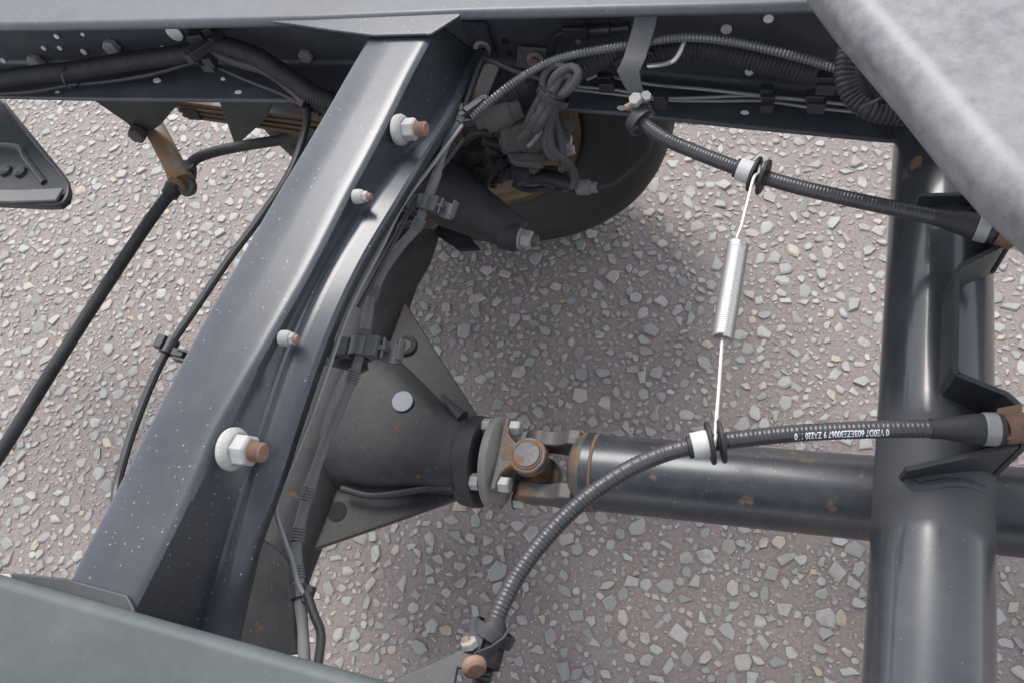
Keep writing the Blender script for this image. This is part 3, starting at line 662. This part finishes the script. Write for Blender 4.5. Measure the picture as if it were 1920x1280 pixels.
def clip(c, ax, sc, name, label, group):
    """moulded clip: saddle plus open U hooks either side of a loom"""
    t = thing(name, c, label, 'clip', group); ax = Vector(ax).normalized(); up = Vector((-.1,.1,1)); up = (up-ax*up.dot(ax)).normalized(); sd_ = ax.cross(up)
    c = Vector(c)
    def U(o, R, w_, name_, a0=-.6, a1=3.9):
        u0, v0 = sd_, up; vs = []; n_ = 14
        for k_ in range(n_+1):
            a = a0+(a1-a0)*k_/n_; rd = math.cos(a)*u0+math.sin(a)*v0*-1
            vs += [o+rd*R-ax*w_, o+rd*(R+.0022*sc)-ax*w_, o+rd*(R+.0022*sc)+ax*w_, o+rd*R+ax*w_]
        fs = [(i_*4+j, i_*4+(j+1) % 4, i_*4+4+(j+1) % 4, i_*4+4+j) for i_ in range(n_) for j in range(4)]+[(3,2,1,0),(n_*4,n_*4+1,n_*4+2,n_*4+3)]
        MB().add(vs, fs).build(name_, 'clipplastic', t, bevel=.0004)
    band(c, ax, .0085*sc, .008*sc, .0025*sc, 'saddle', 'clipplastic', t)
    box(MB(), c+sd_*.014*sc+up*.004*sc, ax*.009*sc, sd_*.005*sc, up*.006*sc).build('side_block', 'clipplastic', t, bevel=.0012)
    box(MB(), c-sd_*.014*sc+up*.002*sc, ax*.008*sc, sd_*.0045*sc, up*.006*sc).build('side_block', 'clipplastic', t, bevel=.0012)
    U(c+sd_*.029*sc-up*.001*sc, .0075*sc, .009*sc, 'open_hook'); U(c-sd_*.025*sc, .0055*sc, .008*sc, 'open_hook')
    box(MB(), c+sd_*.021*sc+up*.001*sc, ax*.0022*sc, sd_*.004*sc, up*.005*sc).build('hook_bridge', 'clipplastic', t, bevel=.0006)
    return t
GC = 'plastic clips holding the loom to the crossmember'
i = near_i(lp,797,384); clip(lp[i], frames(lp)[i][0]*-1, 1.15, 'loom_clip', 'black plastic loom clip near the shock absorber, the uppermost open-hooked one', GC)
i = near_i(lp,672,655); clip(lp[i], frames(lp)[i][0]*-1, 1.4, 'loom_clip', 'black plastic loom clip with open hooks beside the axle plug bolt', GC)
i = near_i(lp,563,1108); q = thing('loom_clip', lp[i], 'small black clip joining the loom and thin pipe at the bottom end', 'clip', GC)
band(lp[i], frames(lp)[i][0], .009, .007, .002, 'saddle', 'plastic', q); box(MB(), lp[i]+Vector((.013,.0,.004)), (.0045,0,0), (0,.009,0), (0,0,.005)).build('side_block','plastic',q,bevel=.001)
# rusty tabs under the clips
for pts, z in ((((745,418),(800,404),(822,418),(812,428),(770,424),(742,430)), .668), (((606,672),(640,668),(688,676),(690,692),(672,700),(640,690),(606,682)), .655)):
    prism(MB(), px3(*[(a,b,z) for a,b in pts]), (0,0,-.004)).build('clip_tab', 'rustmix', frame, bevel=.0015)

# black hose left of the crossmember
pipe('vent_hose', [(562,150,.67),(574,190,.665),(574,235,.66),(545,320,.655),(490,405,.65),(430,485,.65),(372,570,.65),(318,650,.65),(285,715,.65),(255,790,.65),(235,850,.65),(218,920,.65),(215,990,.66)], .0055, 'plastic', 'smooth black hose running down the left side of the diagonal crossmember', 'hose')
c = P(322,655,.655); hc = thing('hose_clip', c, 'black plastic clip gripping the smooth hose left of the crossmember', 'clip')
ax = (P(300,690,.65)-P(335,625,.65)).normalized(); sd_ = Vector((ax.y,-ax.x,0)); sd_ = sd_ if sd_.x > 0 else -sd_
band(P(318,650,.65), ax, .0065, .010, .003, 'saddle', 'plastic', hc); box(MB(), P(302,641,.658), ax*.009, sd_*.006, (0,0,.005)).build('side_block','plastic',hc,bevel=.001)
box(MB(), P(335,662,.655), ax*.005, sd_*.009, (0,0,.004)).build('side_block','plastic',hc,bevel=.001)
for s_ in (-1,1): box(MB(), P(343,668,.655)+ax*.006*s_, ax*.0018, sd_*.009, (0,0,.006)).build('hook_arm','plastic',hc,bevel=.0006)

# ================================================================== ANTI-ROLL BAR, LINK, LEAF SPRING, LEFT BRACKET
arb = thing('anti_roll_bar', P(180,600,.46), 'plain dark round anti-roll bar slanting over bright tarmac at left, bent behind its link', 'anti-roll bar')
cable('bar', px3((-60,930,.44),(0,850,.445),(100,690,.455),(200,535,.462),(280,415,.47),(338,338,.475)), .0105, 'axle', arb, seg=18)
cable('bar_arm', px3((352,328,.475),(362,303,.478),(392,288,.48),(450,275,.48),(520,264,.48),(600,252,.48)), .0095, 'axle', arb, seg=16)
lathe(MB(), P(316,368,.473), P(345,325,.476)-P(316,368,.473), [(0,.0125),(.002,.015),(.012,.015),(.016,.0165),(.026,.0165)], 20).build('bar_collar', 'rubber', arb)
lk = thing('drop_link', P(310,300,.5), 'short rusty brown drop link hanging from the triangular spring hanger', 'drop link')
a = P(280,222,.485); b = P(345,345,.478); d = b-a
M['link'] = metal('rusty_link', (.10,.075,.058), .5, .4, dustcol=(.17,.15,.13), specks=.2, rust=.5, rustcol=(.26,.14,.06), bumpk=.6, rscale=14)
lathe(MB(), a, d, [(-.01,.018),(0,.019),(d.length*.7,.0185),(d.length*.85,.0205),(d.length,.021)], 24).build('link_body', 'link', lk)
torus(MB(), P(332,345,.488), (P(316,368,.473)-P(345,325,.476)), .013, .005, 20, 8).build('rusty_washer', 'rust', lk)
lathe(MB(), P(352,352,.47), Vector((.3,-.3,.9)), [(-.012,.012),(.0,.017),(.010,.014)], 14).build('link_nut', 'mud', lk)
lathe(MB(), P(352,318,.475), Vector((.3,.2,.9)), [(-.02,.012),(.0,.016),(.012,.012)], 14).build('link_bush', 'mud', lk)
leaf = thing('leaf_spring', PY(470,200,.86), 'stack of rusty striped spring leaves just below the far rail', 'leaf spring')
for j in range(4):
    a = PY(330+j*8,170+j*9,.86); b = PY(640,208+j*10,.86)
    box(MB(), (a+b)/2, (b-a)/2, (0,.028,0), (0,0,.0042)).build('leaf', 'rustmix' if j % 2 == 0 else 'rust', leaf, bevel=.001)
box(MB(), PY(372,192,.86), (.016,0,0), (0,.032,0), (0,0,.014)).build('leaf_clamp', 'axle', leaf, bevel=.002)

lb = thing('end_bracket', P(40,300,.60), 'black pressed steel bracket with rounded corner poking in at the left edge', 'bracket')
Z = .60
prism(MB(), px3((-120,150,Z),(-20,165,Z),(8,196,Z),(70,272,Z),(124,338,Z),(130,356,Z),(126,376,Z),(112,387,Z),(90,388,Z),(-120,379,Z)), (0,0,-.010)).build('bracket_plate', 'bracket', lb, bevel=.002)
cable('rolled_edge', px3((8,196,Z),(70,272,Z),(120,334,Z),(128,356,Z),(122,376,Z),(106,384,Z),(60,382,Z),(-60,378,Z)), .004, 'bracket', lb, seg=8)
strip(px3((-60,368,Z+.008),(30,369,Z+.008),(113,366,Z+.008)), Vector((0,.012,0)), .006, 'flat_bar', 'dusty', lb, bevel=.002)
cable('inner_rib', px3((-60,275,Z),(30,277,Z),(50,300,Z),(84,344,Z)), .006, 'bracket', lb, seg=8)
for a in ((12,322),(40,324)): lathe(MB(), P(*a,Z), (0,0,1), [(0,.012),(.006,.011),(.009,.006)], 8).build('bolt_head', 'bracket', lb)

# ================================================================== HOSES AND PIPES ON THE FAR RAIL
def conduit(name, pts, r, pitch, depth, mat, label, group='corrugated hoses along the far rail', fn=None):
    path = spline([fn(*p) if fn else P(*p) for p in pts], min(pitch/4, .0022)); mb = MB(); tube(mb, path, ribbed(r, pitch, depth), 16)
    o = mb.build(name, mat); return tag(o, label, 'hose', group), path
conduit('conduit', [(-60,158,.688),(0,150,.688),(70,140,.69),(140,133,.692),(230,118,.70),(310,107,.705),(365,98,.712)], .0150, .0048, .0014, 'rubber', 'thick corrugated hose from the left edge to the black tie junction')
conduit('conduit', [(395,84,.72),(440,92,.715),(490,112,.705),(540,146,.690),(590,180,.680),(650,205,.67)], .0145, .0048, .0014, 'rubber', 'thick corrugated hose from the tie junction down behind the crossmember')
conduit('conduit', [(395,98,.715),(450,118,.700),(500,134,.690),(545,165,.680),(575,195,.67)], .0085, .006, .0004, 'plastic', 'thinner smooth branch hose under the thick one right of the tie junction')
pipe('brake_pipe', [(-40,178,.668),(60,172,.668),(130,160,.670),(210,152,.672),(290,138,.68),(360,118,.69),(375,116,.70)], .0038, 'plastic', 'thin black pipe sagging under the thick hose at far left')
pipe('brake_pipe', [(405,124,.69),(450,145,.68),(500,165,.675),(540,182,.665),(600,215,.655)], .0034, 'plastic', 'thin black pipe leaving the tie junction towards the crossmember')
jn = thing('tie_junction', P(380,95,.72), 'cluster of black clips and ties where the left hoses meet', 'clip')
for (a,b,z,l,w2,h,an) in ((372,68,.735,.012,.012,.010,.2),(392,60,.735,.007,.010,.012,.5),(378,92,.728,.018,.008,.008,.9),(395,110,.71,.008,.012,.009,.1),(393,126,.70,.010,.006,.006,.0),(362,98,.725,.006,.016,.008,.1),(408,72,.73,.006,.012,.008,-.3)):
    box(MB(), P(a,b,z), (l*math.cos(an), l*math.sin(an), 0), (-w2*math.sin(an), w2*math.cos(an), 0), (0,0,h)).build('clip_block', 'plastic', jn, bevel=.0015)
band(P(132,146,.69), Vector((1,.1,.0)), .0158, .0018, .0012, 'x', 'plastic', jn).name = 'hose_tie'
# fine ribbed shiny cable, right half
conduit('conduit', [(884,220,.705),(912,196,.712),(950,165,.725),(990,138,.735),(1040,113,.745),(1100,98,.752),(1160,88,.757),(1220,78,.76),(1280,71,.762),(1340,74,.76),(1400,84,.755),(1460,98,.75),(1520,114,.742),(1580,132,.735)], .0058, .0042, .0014, 'shiny', 'long slim shiny ribbed cable arching over the knotted wire bundle to the right')
conduit('conduit', [(1215,112,.715),(1250,98,.722),(1300,92,.725),(1345,96,.722),(1400,108,.712),(1460,122,.70),(1530,140,.69)], .0150, .0050, .0018, 'rubber', 'thick black corrugated hose behind the slim ribbed cable at right')
conduit('conduit', [(1008,150,.700),(985,160,.695),(950,178,.685),(925,190,.68)], .0125, .0045, .0018, 'rubber', 'short corrugated hose leading into the muddy valve')
conduit('conduit', [(1150,100,.715),(1110,118,.712),(1080,135,.705),(1060,150,.70)], .0150, .0048, .0014, 'rubber', 'short thick hose emerging behind the wire bundle')
conduit('conduit', [(1595,80,.795),(1586,110,.79),(1584,150,.78),(1600,185,.77),(1632,208,.765),(1690,217,.76),(1760,215,.76)], .0110, .0052, .0024, 'rubber', 'bold ribbed hose curling beside the galvanised panel')
pipe('coolant_hose', [(1620,60,.77),(1618,110,.765),(1630,160,.755),(1660,190,.75),(1710,207,.75),(1770,215,.75)], .0140, 'rubber', 'fat smooth black hose nested inside the bold ribbed curl', 'hose')
pipe('coolant_tie', [(1612,204,.782),(1630,196,.784),(1650,186,.776),(1655,190,.76)], .002, 'plastic', 'thin black tie strapping the ribbed and smooth hoses together', 'tie')
for pts, lab in (([(1100,150,.655),(1130,140,.66),(1170,150,.655),(1230,160,.65),(1320,168,.648),(1430,180,.64),(1510,188,.635),(1600,198,.63)], 'uppermost of the thin bright steel brake pipes on the far rail'),
                 ([(1085,163,.648),(1160,170,.645),(1230,183,.64),(1300,184,.635),(1400,180,.63),(1450,184,.63),(1560,193,.625),(1640,205,.62)], 'middle thin steel brake pipe on the far rail'),
                 ([(1070,168,.640),(1160,178,.638),(1240,188,.632),(1340,190,.625),(1430,190,.62),(1520,202,.615),(1620,212,.61)], 'lowest thin steel brake pipe on the far rail flange')):
    pipe('brake_pipe', pts, .0022, 'pipe', lab, 'pipe', 'steel brake pipes on the far rail')
mb = MB(); tube(mb, spline(px3((1282,80,.755),(1274,100,.75),(1262,115,.745),(1238,122,.735),(1215,124,.73)), .003), .003, 8); tag(mb.build('wire_loop', 'steel'), 'short bright wire hanging in a curve under the slim ribbed cable', 'wire')
mb = MB(); tube(mb, spline(px3((1238,122,.72),(1230,105,.725),(1205,98,.73),(1170,110,.72),(1150,122,.71)), .003), .003, 8); tag(mb.build('wire_loop', 'plastic'), 'thin black wire looping behind the strap bracket', 'wire')
def stackclip(px, py, z, label, h=60, w2=.010):
    t = thing('pipe_clip', P(px,py,z), label, 'clip', 'ribbed plastic pipe clips on the far rail')
    n_ = max(2, int(h/13)); 
    for j in range(n_):
        q = P(px + (j % 2)*3, py-h/2+h*(j+.5)/n_, z+.02*(1-j/n_)); box(MB(), q, (w2,0,0), (0,.0065,0), (0,0,.006+.002*(j % 2))).build('clip_rib', 'plastic', t, bevel=.0012)
stackclip(1135,138,.665,'black ribbed pipe clip just right of the knotted wire bundle')
stackclip(1238,187,.640,'small square black pipe clip right of the strap bracket',18,.008)
stackclip(1438,185,.630,'narrow black pipe clip mid-way along the right brake pipes',44,.008)
stackclip(1545,155,.665,'upper black ribbed clip near the bold ribbed hose',34,.011)
stackclip(1528,190,.635,'lower black ribbed clip near the bold ribbed hose',34,.011)
cn = thing('connector', web(1110,60,.03), 'dark cylindrical wiring connector with pigtail left of the strap bracket', 'connector')
a, b = web(1062,62,.035), web(1180,52,.035); d = b-a; L = d.length
lathe(MB(), a, d, [(0,.006),(.002,.009),(L*.28,.009),(L*.30,.0115),(L*.34,.0115),(L*.36,.009),(L*.70,.009),(L*.72,.006),(L*.9,.006),(L,.008)], 20).build('connector_body', 'plastic', cn)
cable('pigtail', [a, web(1045,66,.035), web(1035,90,.035), web(1028,118,.03)], .006, 'rubber', cn, seg=10)
box(MB(), web(1078,60,.045), (.016,0,0), (0,.004,0), (0,0,.008)).build('latch', 'plastic', cn, bevel=.001)

# ================================================================== BRAKE VALVE AND KNOTTED BUNDLE
valve = thing('brake_valve', P(980,250,.60), 'mud-coated brake load valve with cylinder and square foot under the wire bundle', 'valve')
def blob(pts, r, name, mat, parent, seg=16): return cable(name, px3(*pts), r, mat, parent, seg=seg, step=.006)
a, b = P(905,226,.66), P(975,196,.665); d = b-a
lathe(MB(), a, d, [(-.010,.010),(.0,.012),(.004,.020),(.012,.0215),(d.length*.7,.0215),(d.length*.75,.019),(d.length,.0185)], 28).build('valve_cylinder', 'mud', valve)
mb = box(MB(), P(985,250,.615), (.032,.008,0), (-.006,.020,-.012), (0,.004,.024)); mb.build('valve_body', 'mud', valve, bevel=.008, segs=3)
mb = box(MB(), P(975,268,.600), (.026,.0,0), (0,.016,-.006), (0,.0,.018)); mb.build('valve_body', 'mud', valve, bevel=.006, segs=3)
prism(MB(), px3((950,282,.60),(1020,288,.60),(1022,302,.60),(1016,310,.60),(965,306,.60),(954,298,.60)), (0,0,-.010)).build('valve_foot', 'mud', valve, bevel=.003)
mb = box(MB(), P(985,232,.635), (.020,.010,0), (-.008,.014,0), (0,0,.014)); mb.build('valve_head', 'mud', valve, bevel=.005, segs=3)
cable('valve_rod', px3((990,275,.625),(1003,262,.632),(1016,240,.64)), .003, 'pipe', valve, seg=8)
for pts, r_ in (([(1060,250,.57),(1066,262,.57),(1062,280,.565)], .006), ([(1068,275,.565),(1070,290,.56)], .007)): blob(pts, r_, 'valve_fitting', 'bolt', valve, 8)
cable('valve_stem', px3((975,310,.585),(978,330,.56),(985,345,.55)), .014, 'axle', valve, seg=12)
blob([(965,338,.55),(1010,335,.55),(1040,345,.545)], .009, 'valve_arm', 'axle', valve)
rod = strip(px3((925,118,.725),(912,150,.715),(895,190,.70)), Vector((.012,.004,0)), .006, 'stay_bar', 'rustmix', valve, bevel=.002)
bun = thing('wire_bundle', P(1030,190,.70), 'knot of dusty looped wires tied in the middle, hanging over the wheel', 'wire bundle')
waist = (1036,172,.716)
loops = [[(1020,176,.712),(1018,150,.725),(1030,128,.735),(1048,122,.74),(1056,130,.737),(1048,150,.728),(1036,172,.718)],
         [(1030,178,.712),(1036,152,.728),(1052,134,.738),(1072,126,.74),(1084,136,.738),(1078,156,.728),(1058,176,.715),(1046,184,.708)],
         [(1038,180,.712),(1046,156,.722),(1058,142,.73),(1072,144,.73),(1066,160,.722),(1050,180,.712)],
         [(1022,172,.714),(1010,190,.705),(998,212,.69),(990,232,.675)], [(1032,176,.716),(1020,196,.705),(1008,222,.69),(1000,240,.675)], [(1040,180,.714),(1028,204,.70),(1016,228,.688),(1004,246,.672)],
         [(1046,184,.708),(1034,204,.695),(1026,236,.675),(1024,268,.655),(1032,292,.64),(1046,296,.635),(1054,280,.64),(1048,248,.655),(1040,222,.67),(1042,196,.69)],
         [(1050,182,.705),(1036,210,.69),(1030,240,.672),(1034,275,.652),(1044,290,.64),(1056,296,.635),(1062,310,.62),(1052,318,.61)],
         [(1010,200,.695),(1002,224,.685),(992,246,.67),(975,262,.655)], [(1058,300,.625),(1070,312,.61),(1078,335,.59),(1074,356,.58)]]
M['bundle'] = metal('dusty_wire', (.045,.044,.044), .7, .7, dustcol=(.095,.092,.089), specks=.3, bumpk=.9)
for L_ in loops: cable('wire_loop', px3(*L_), .0056, 'bundle', bun, seg=10)
band(P(*waist)+Vector((0,0,-.006)), (P(1050,150,.728)-P(1025,195,.70)), .0205, .004, .002, 'cable_tie', 'plastic', bun)
# sensor lead crossing the tyre
t = thing('sensor_lead', P(1110,350,.56), 'thin black lead crossing the tyre wall from a pale dirty plug', 'cable')
cable('lead', px3((1115,352,.56),(1150,345,.57),(1185,318,.59),(1212,285,.62),(1218,250,.66),(1210,235,.70)), .0042, 'rubber', t, seg=10)
lathe(MB(), P(1080,352,.56), P(1115,352,.56)-P(1080,352,.56), [(0,.008),(.004,.011),(.018,.011),(.022,.008),(.03,.008)], 16).build('plug', 'flange', t)
blob([(1010,330,.55),(1045,340,.555),(1082,352,.56)], .009, 'plug_boot', 'rubber', t)
# black lead from loom to right
pipe('earth_lead', [(905,110,.728),(925,116,.728),(960,132,.72),(985,140,.715),(1015,150,.71)], .0036, 'plastic', 'short black lead from the round bolt to the wire bundle', 'wire')
tc2 = thing('tie_cluster', P(880,218,.70), 'small dirty clip cluster where loom and slim ribbed cable meet', 'clip')
for (a,b,z,l,w2,h,an) in ((875,212,.708,.012,.005,.005,.6),(862,205,.71,.006,.006,.005,.2),(888,200,.712,.014,.005,.005,.9),(878,224,.70,.008,.008,.006,.3),(846,212,.706,.006,.004,.004,.3),(848,222,.704,.006,.004,.004,.6)):
    box(MB(), P(a,b,z), (l*math.cos(an), l*math.sin(an), 0), (-w2*math.sin(an), w2*math.cos(an), 0), (0,0,h)).build('clip_block', 'plastic', tc2, bevel=.0012)
cable('hook', px3((888,205,.705),(898,188,.71),(910,184,.71),(914,190,.70)), .004, 'dusty', tc2, seg=8)
# spring seat area behind the loom
bs = thing('bump_stop', P(890,290,.52), 'dark rounded bump stop block in the shadow behind the loom', 'bump stop')
lathe(MB(), P(888,295,.50), (.2,.1,1), [(-.03,.045),(0,.045),(.02,.040),(.04,.028)], 28).build('rubber_block', 'rubber', bs)
hexnut(P(858,258,.56), (.2,-.3,1), .010, .010, 'nut', 'rust', bs)
ub = thing('u_bolt', P(935,330,.5), 'dark threaded U-bolt ends standing beside the brass coloured rim', 'bolt')
for a,b in (((935,335,.50),(960,285,.56)),((905,345,.50),(930,300,.56))): cable('u_bolt_leg', px3(a,b), .010, 'axle', ub, seg=12)

# ================================================================== GALVANISED PANEL (top right)
gz = .93
ol = [(1470,-30),(1512,42),(1548,92),(1610,168),(1672,242),(1752,346),(1824,430),(1900,500),(2030,590),(2250,500),(2250,-320),(1500,-320)]
mb = MB(); prism(mb, px3(*[(a,b,gz) for a,b in ol]), (0,0,.055)); gpnl = mb.build('galvanised_panel', 'galv', None, bevel=.024, segs=8)
tag(gpnl, 'mottled silver galvanised panel with rounded edge filling the top right corner', 'panel')

# ================================================================== STONE CHIPPINGS
def make_stones():
    bpy.context.view_layer.update(); dg = bpy.context.evaluated_depsgraph_get()
    corners = [P(a,b,0) for a,b in ((0,0),(1920,0),(1920,1280),(0,1280))]
    x0 = min(c.x for c in corners)-.25; x1 = max(c.x for c in corners)+.45; y0 = min(c.y for c in corners)-.35; y1 = max(c.y for c in corners)+.25
    A = (x1-x0)*(y1-y0); cell = .05; grid = {}
    placed = []
    def tryput(x, y, r, gap):
        gx, gy = int((x-x0)/cell), int((y-y0)/cell)
        for i in (gx-1,gx,gx+1):
            for j in (gy-1,gy,gy+1):
                for (a,b,c) in grid.get((i,j), ()):
                    if (a-x)**2+(b-y)**2 < ((c+r)*gap)**2: return
        grid.setdefault((gx,gy), []).append((x,y,r)); placed.append((x,y,r))
    for dens, ra, rb, gap in ((1150,.0120,.0215,.70),(3600,.0070,.0120,.72),(6500,.0028,.0066,.78)):
        for _ in range(int(dens*A)):
            x = rng.uniform(x0,x1); y = rng.uniform(y0,y1); tryput(x, y, ra+(rb-ra)*rng.random()**1.6, gap)
    for (a,b,n_,sp) in ((1460,795,160,.05),(1575,1080,90,.04),(1400,1010,60,.03),(620,1000,60,.05),(860,520,160,.07),(1500,1150,120,.09),(1150,1180,120,.10),(300,700,150,.12),(1400,560,120,.12),(100,500,150,.12)):   # loose grit patches
        c = P(a,b,0)
        for _ in range(n_): placed.append((c.x+rng.normal()*sp, c.y+rng.normal()*sp*.7, .0018+.0022*rng.random()))
    def stone(x, y, r):
        n_ = rng.integers(4, 8) if r > .006 else rng.integers(4, 7)
        ang = np.sort((np.arange(n_)+rng.uniform(-.40,.40,n_))*2*math.pi/n_); rad = rng.uniform(.70,1.12,n_)
        asp = rng.uniform(.50,.95); rot = rng.uniform(0,6.28)
        px_ = r*rad*np.cos(ang); py_ = r*rad*np.sin(ang)*asp
        X = px_*math.cos(rot)-py_*math.sin(rot); Y = px_*math.sin(rot)+py_*math.cos(rot)
        h = r*rng.uniform(.06,.20)+.0010; tx, ty_ = rng.normal(0,.11,2)
        rings = []
        top = rng.uniform(.72,.92); ox, oy = rng.uniform(-.1,.1,2)*r
        for sc, zz in ((1.0,-.002),(.985,h*.45),(top,h)):
            zz_ = zz + (X*tx+Y*ty_)*(1 if zz > 0 else 0)*sc
            rings.append(np.c_[x+X*sc+(ox if sc==top else 0), y+Y*sc+(oy if sc==top else 0), zz_+rng.normal(0,h*.06,n_)*(zz>0)])
        vs = np.vstack(rings+[np.array([[x+ox,y+oy,h*1.08+rng.normal(0,h*.05)]])]); fs = []
        for q in (0,1):
            for k_ in range(n_): k2 = (k_+1) % n_; fs.append((q*n_+k_, q*n_+k2, (q+1)*n_+k2, (q+1)*n_+k_))
        for k_ in range(n_): fs.append((2*n_+k_, 2*n_+(k_+1) % n_, 3*n_))
        tv = np.zeros(len(vs))
        if r > .0072:                              # dark collar, crevice shade painted unevenly round the stone
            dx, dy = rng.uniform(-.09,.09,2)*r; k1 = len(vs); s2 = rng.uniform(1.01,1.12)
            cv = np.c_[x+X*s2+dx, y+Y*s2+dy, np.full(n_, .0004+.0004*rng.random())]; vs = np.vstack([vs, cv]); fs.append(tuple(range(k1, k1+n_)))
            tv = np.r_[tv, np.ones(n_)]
        return vs, fs, tv
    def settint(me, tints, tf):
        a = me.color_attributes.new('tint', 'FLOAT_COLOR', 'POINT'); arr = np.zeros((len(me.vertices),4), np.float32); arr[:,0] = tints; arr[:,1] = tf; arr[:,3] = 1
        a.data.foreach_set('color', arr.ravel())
    big = sorted([s for s in placed if s[2] > .0125], key=lambda s: -s[2]/((Vector((s[0],s[1],0))-O).length)); single = []
    for s in big:
        q = Vector((s[0],s[1],.004)); u_, v_ = pix(q)
        if not (8 < u_ < 1912 and 8 < v_ < 1272): continue
        hit, loc, _, _, ob, _ = S.ray_cast(dg, O, (q-O).normalized())
        if hit and loc.z < .02: single.append(s)
        if len(single) >= 300: break
    ss = set(single)
    for s in single:
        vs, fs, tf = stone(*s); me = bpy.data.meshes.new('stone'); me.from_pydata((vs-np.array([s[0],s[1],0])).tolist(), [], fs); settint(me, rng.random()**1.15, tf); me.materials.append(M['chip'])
        o = bpy.data.objects.new('stone', me); o.location = (s[0],s[1],0); C.objects.link(o); o.parent = ground
    V_ = []; G_ = []; F_ = []; T_ = []; k_ = 0
    for s in placed:
        if s in ss: continue
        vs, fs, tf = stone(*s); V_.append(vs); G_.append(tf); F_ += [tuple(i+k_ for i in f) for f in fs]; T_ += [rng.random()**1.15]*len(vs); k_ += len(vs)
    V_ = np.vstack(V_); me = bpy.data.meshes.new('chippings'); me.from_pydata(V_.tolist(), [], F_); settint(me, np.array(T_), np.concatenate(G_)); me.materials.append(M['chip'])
    o = bpy.data.objects.new('chippings', me); C.objects.link(o); o.parent = ground; o['kind'] = 'stuff'
    print('stones', len(placed), len(single), 'faces', len(F_))
make_stones()
# weld bead where the lower gusset meets the tube, rust spot near the far end
def on_tube(px, py, off=0.0):
    d = ray(px, py); a_ = d.x*d.x+d.z*d.z; ox, oz = -TX, CZ-TZ; b_ = d.x*ox+d.z*oz; c_ = ox*ox+oz*oz-(TR+off)**2
    return O + d*((-b_-math.sqrt(max(0, b_*b_-a_*c_)))/a_)
cable('weld_bead', [on_tube(x, y, -.0042) for x, y in ((1700,890),(1712,908),(1728,915),(1750,910),(1780,906),(1810,908),(1840,918))], lambda s,L: .0066+.0003*math.sin(s*500), 'tube_paint', tc, seg=10, step=.001)
for pts, mat in ((((1690,338),(1694,322),(1706,308),(1722,296),(1732,297),(1728,312),(1716,324),(1702,336)), 'rustmix'), (((1706,318),(1708,304),(1718,293),(1728,292),(1730,304),(1720,315),(1712,320)), 'rust')):
    vs = [on_tube(x, y, .0005 if mat == 'rustmix' else .0009) for x, y in pts]; MB().add(vs, [tuple(range(len(vs)))]).build('rust_spot', mat, tc)

# brake hoses and fittings crowding the hub behind the wire bundle
for pts, r_, m_ in (([(905,330,.50),(918,300,.54),(940,285,.57),(960,282,.59)], .007, 'rubber'), ([(925,350,.49),(935,320,.52),(955,300,.56)], .006, 'plastic'), ([(890,320,.52),(915,322,.52),(945,318,.53),(975,325,.54)], .008, 'rubber'),
                    ([(870,270,.60),(885,255,.62),(900,248,.63),(925,250,.63)], .006, 'rubber'), ([(905,262,.60),(930,270,.59),(950,275,.59)], .009, 'axle'), ([(1000,325,.54),(1030,318,.55),(1055,325,.55),(1070,340,.55)], .006, 'rubber'),
                    ([(960,345,.50),(990,356,.49),(1030,352,.49),(1060,356,.50)], .005, 'plastic')):
    cable('brake_hose', px3(*pts), r_, m_, valve, seg=10)
for a_, b_, z_ in ((940,312,.55),(912,345,.50),(958,328,.54),(1000,318,.57),(928,285,.58),(1058,262,.60),(1066,240,.61)):
    hexnut(P(a_,b_,z_), (.3,-.2,1), .009, .012, 'hose_fitting', 'mud' if a_ > 990 else 'axle', valve)
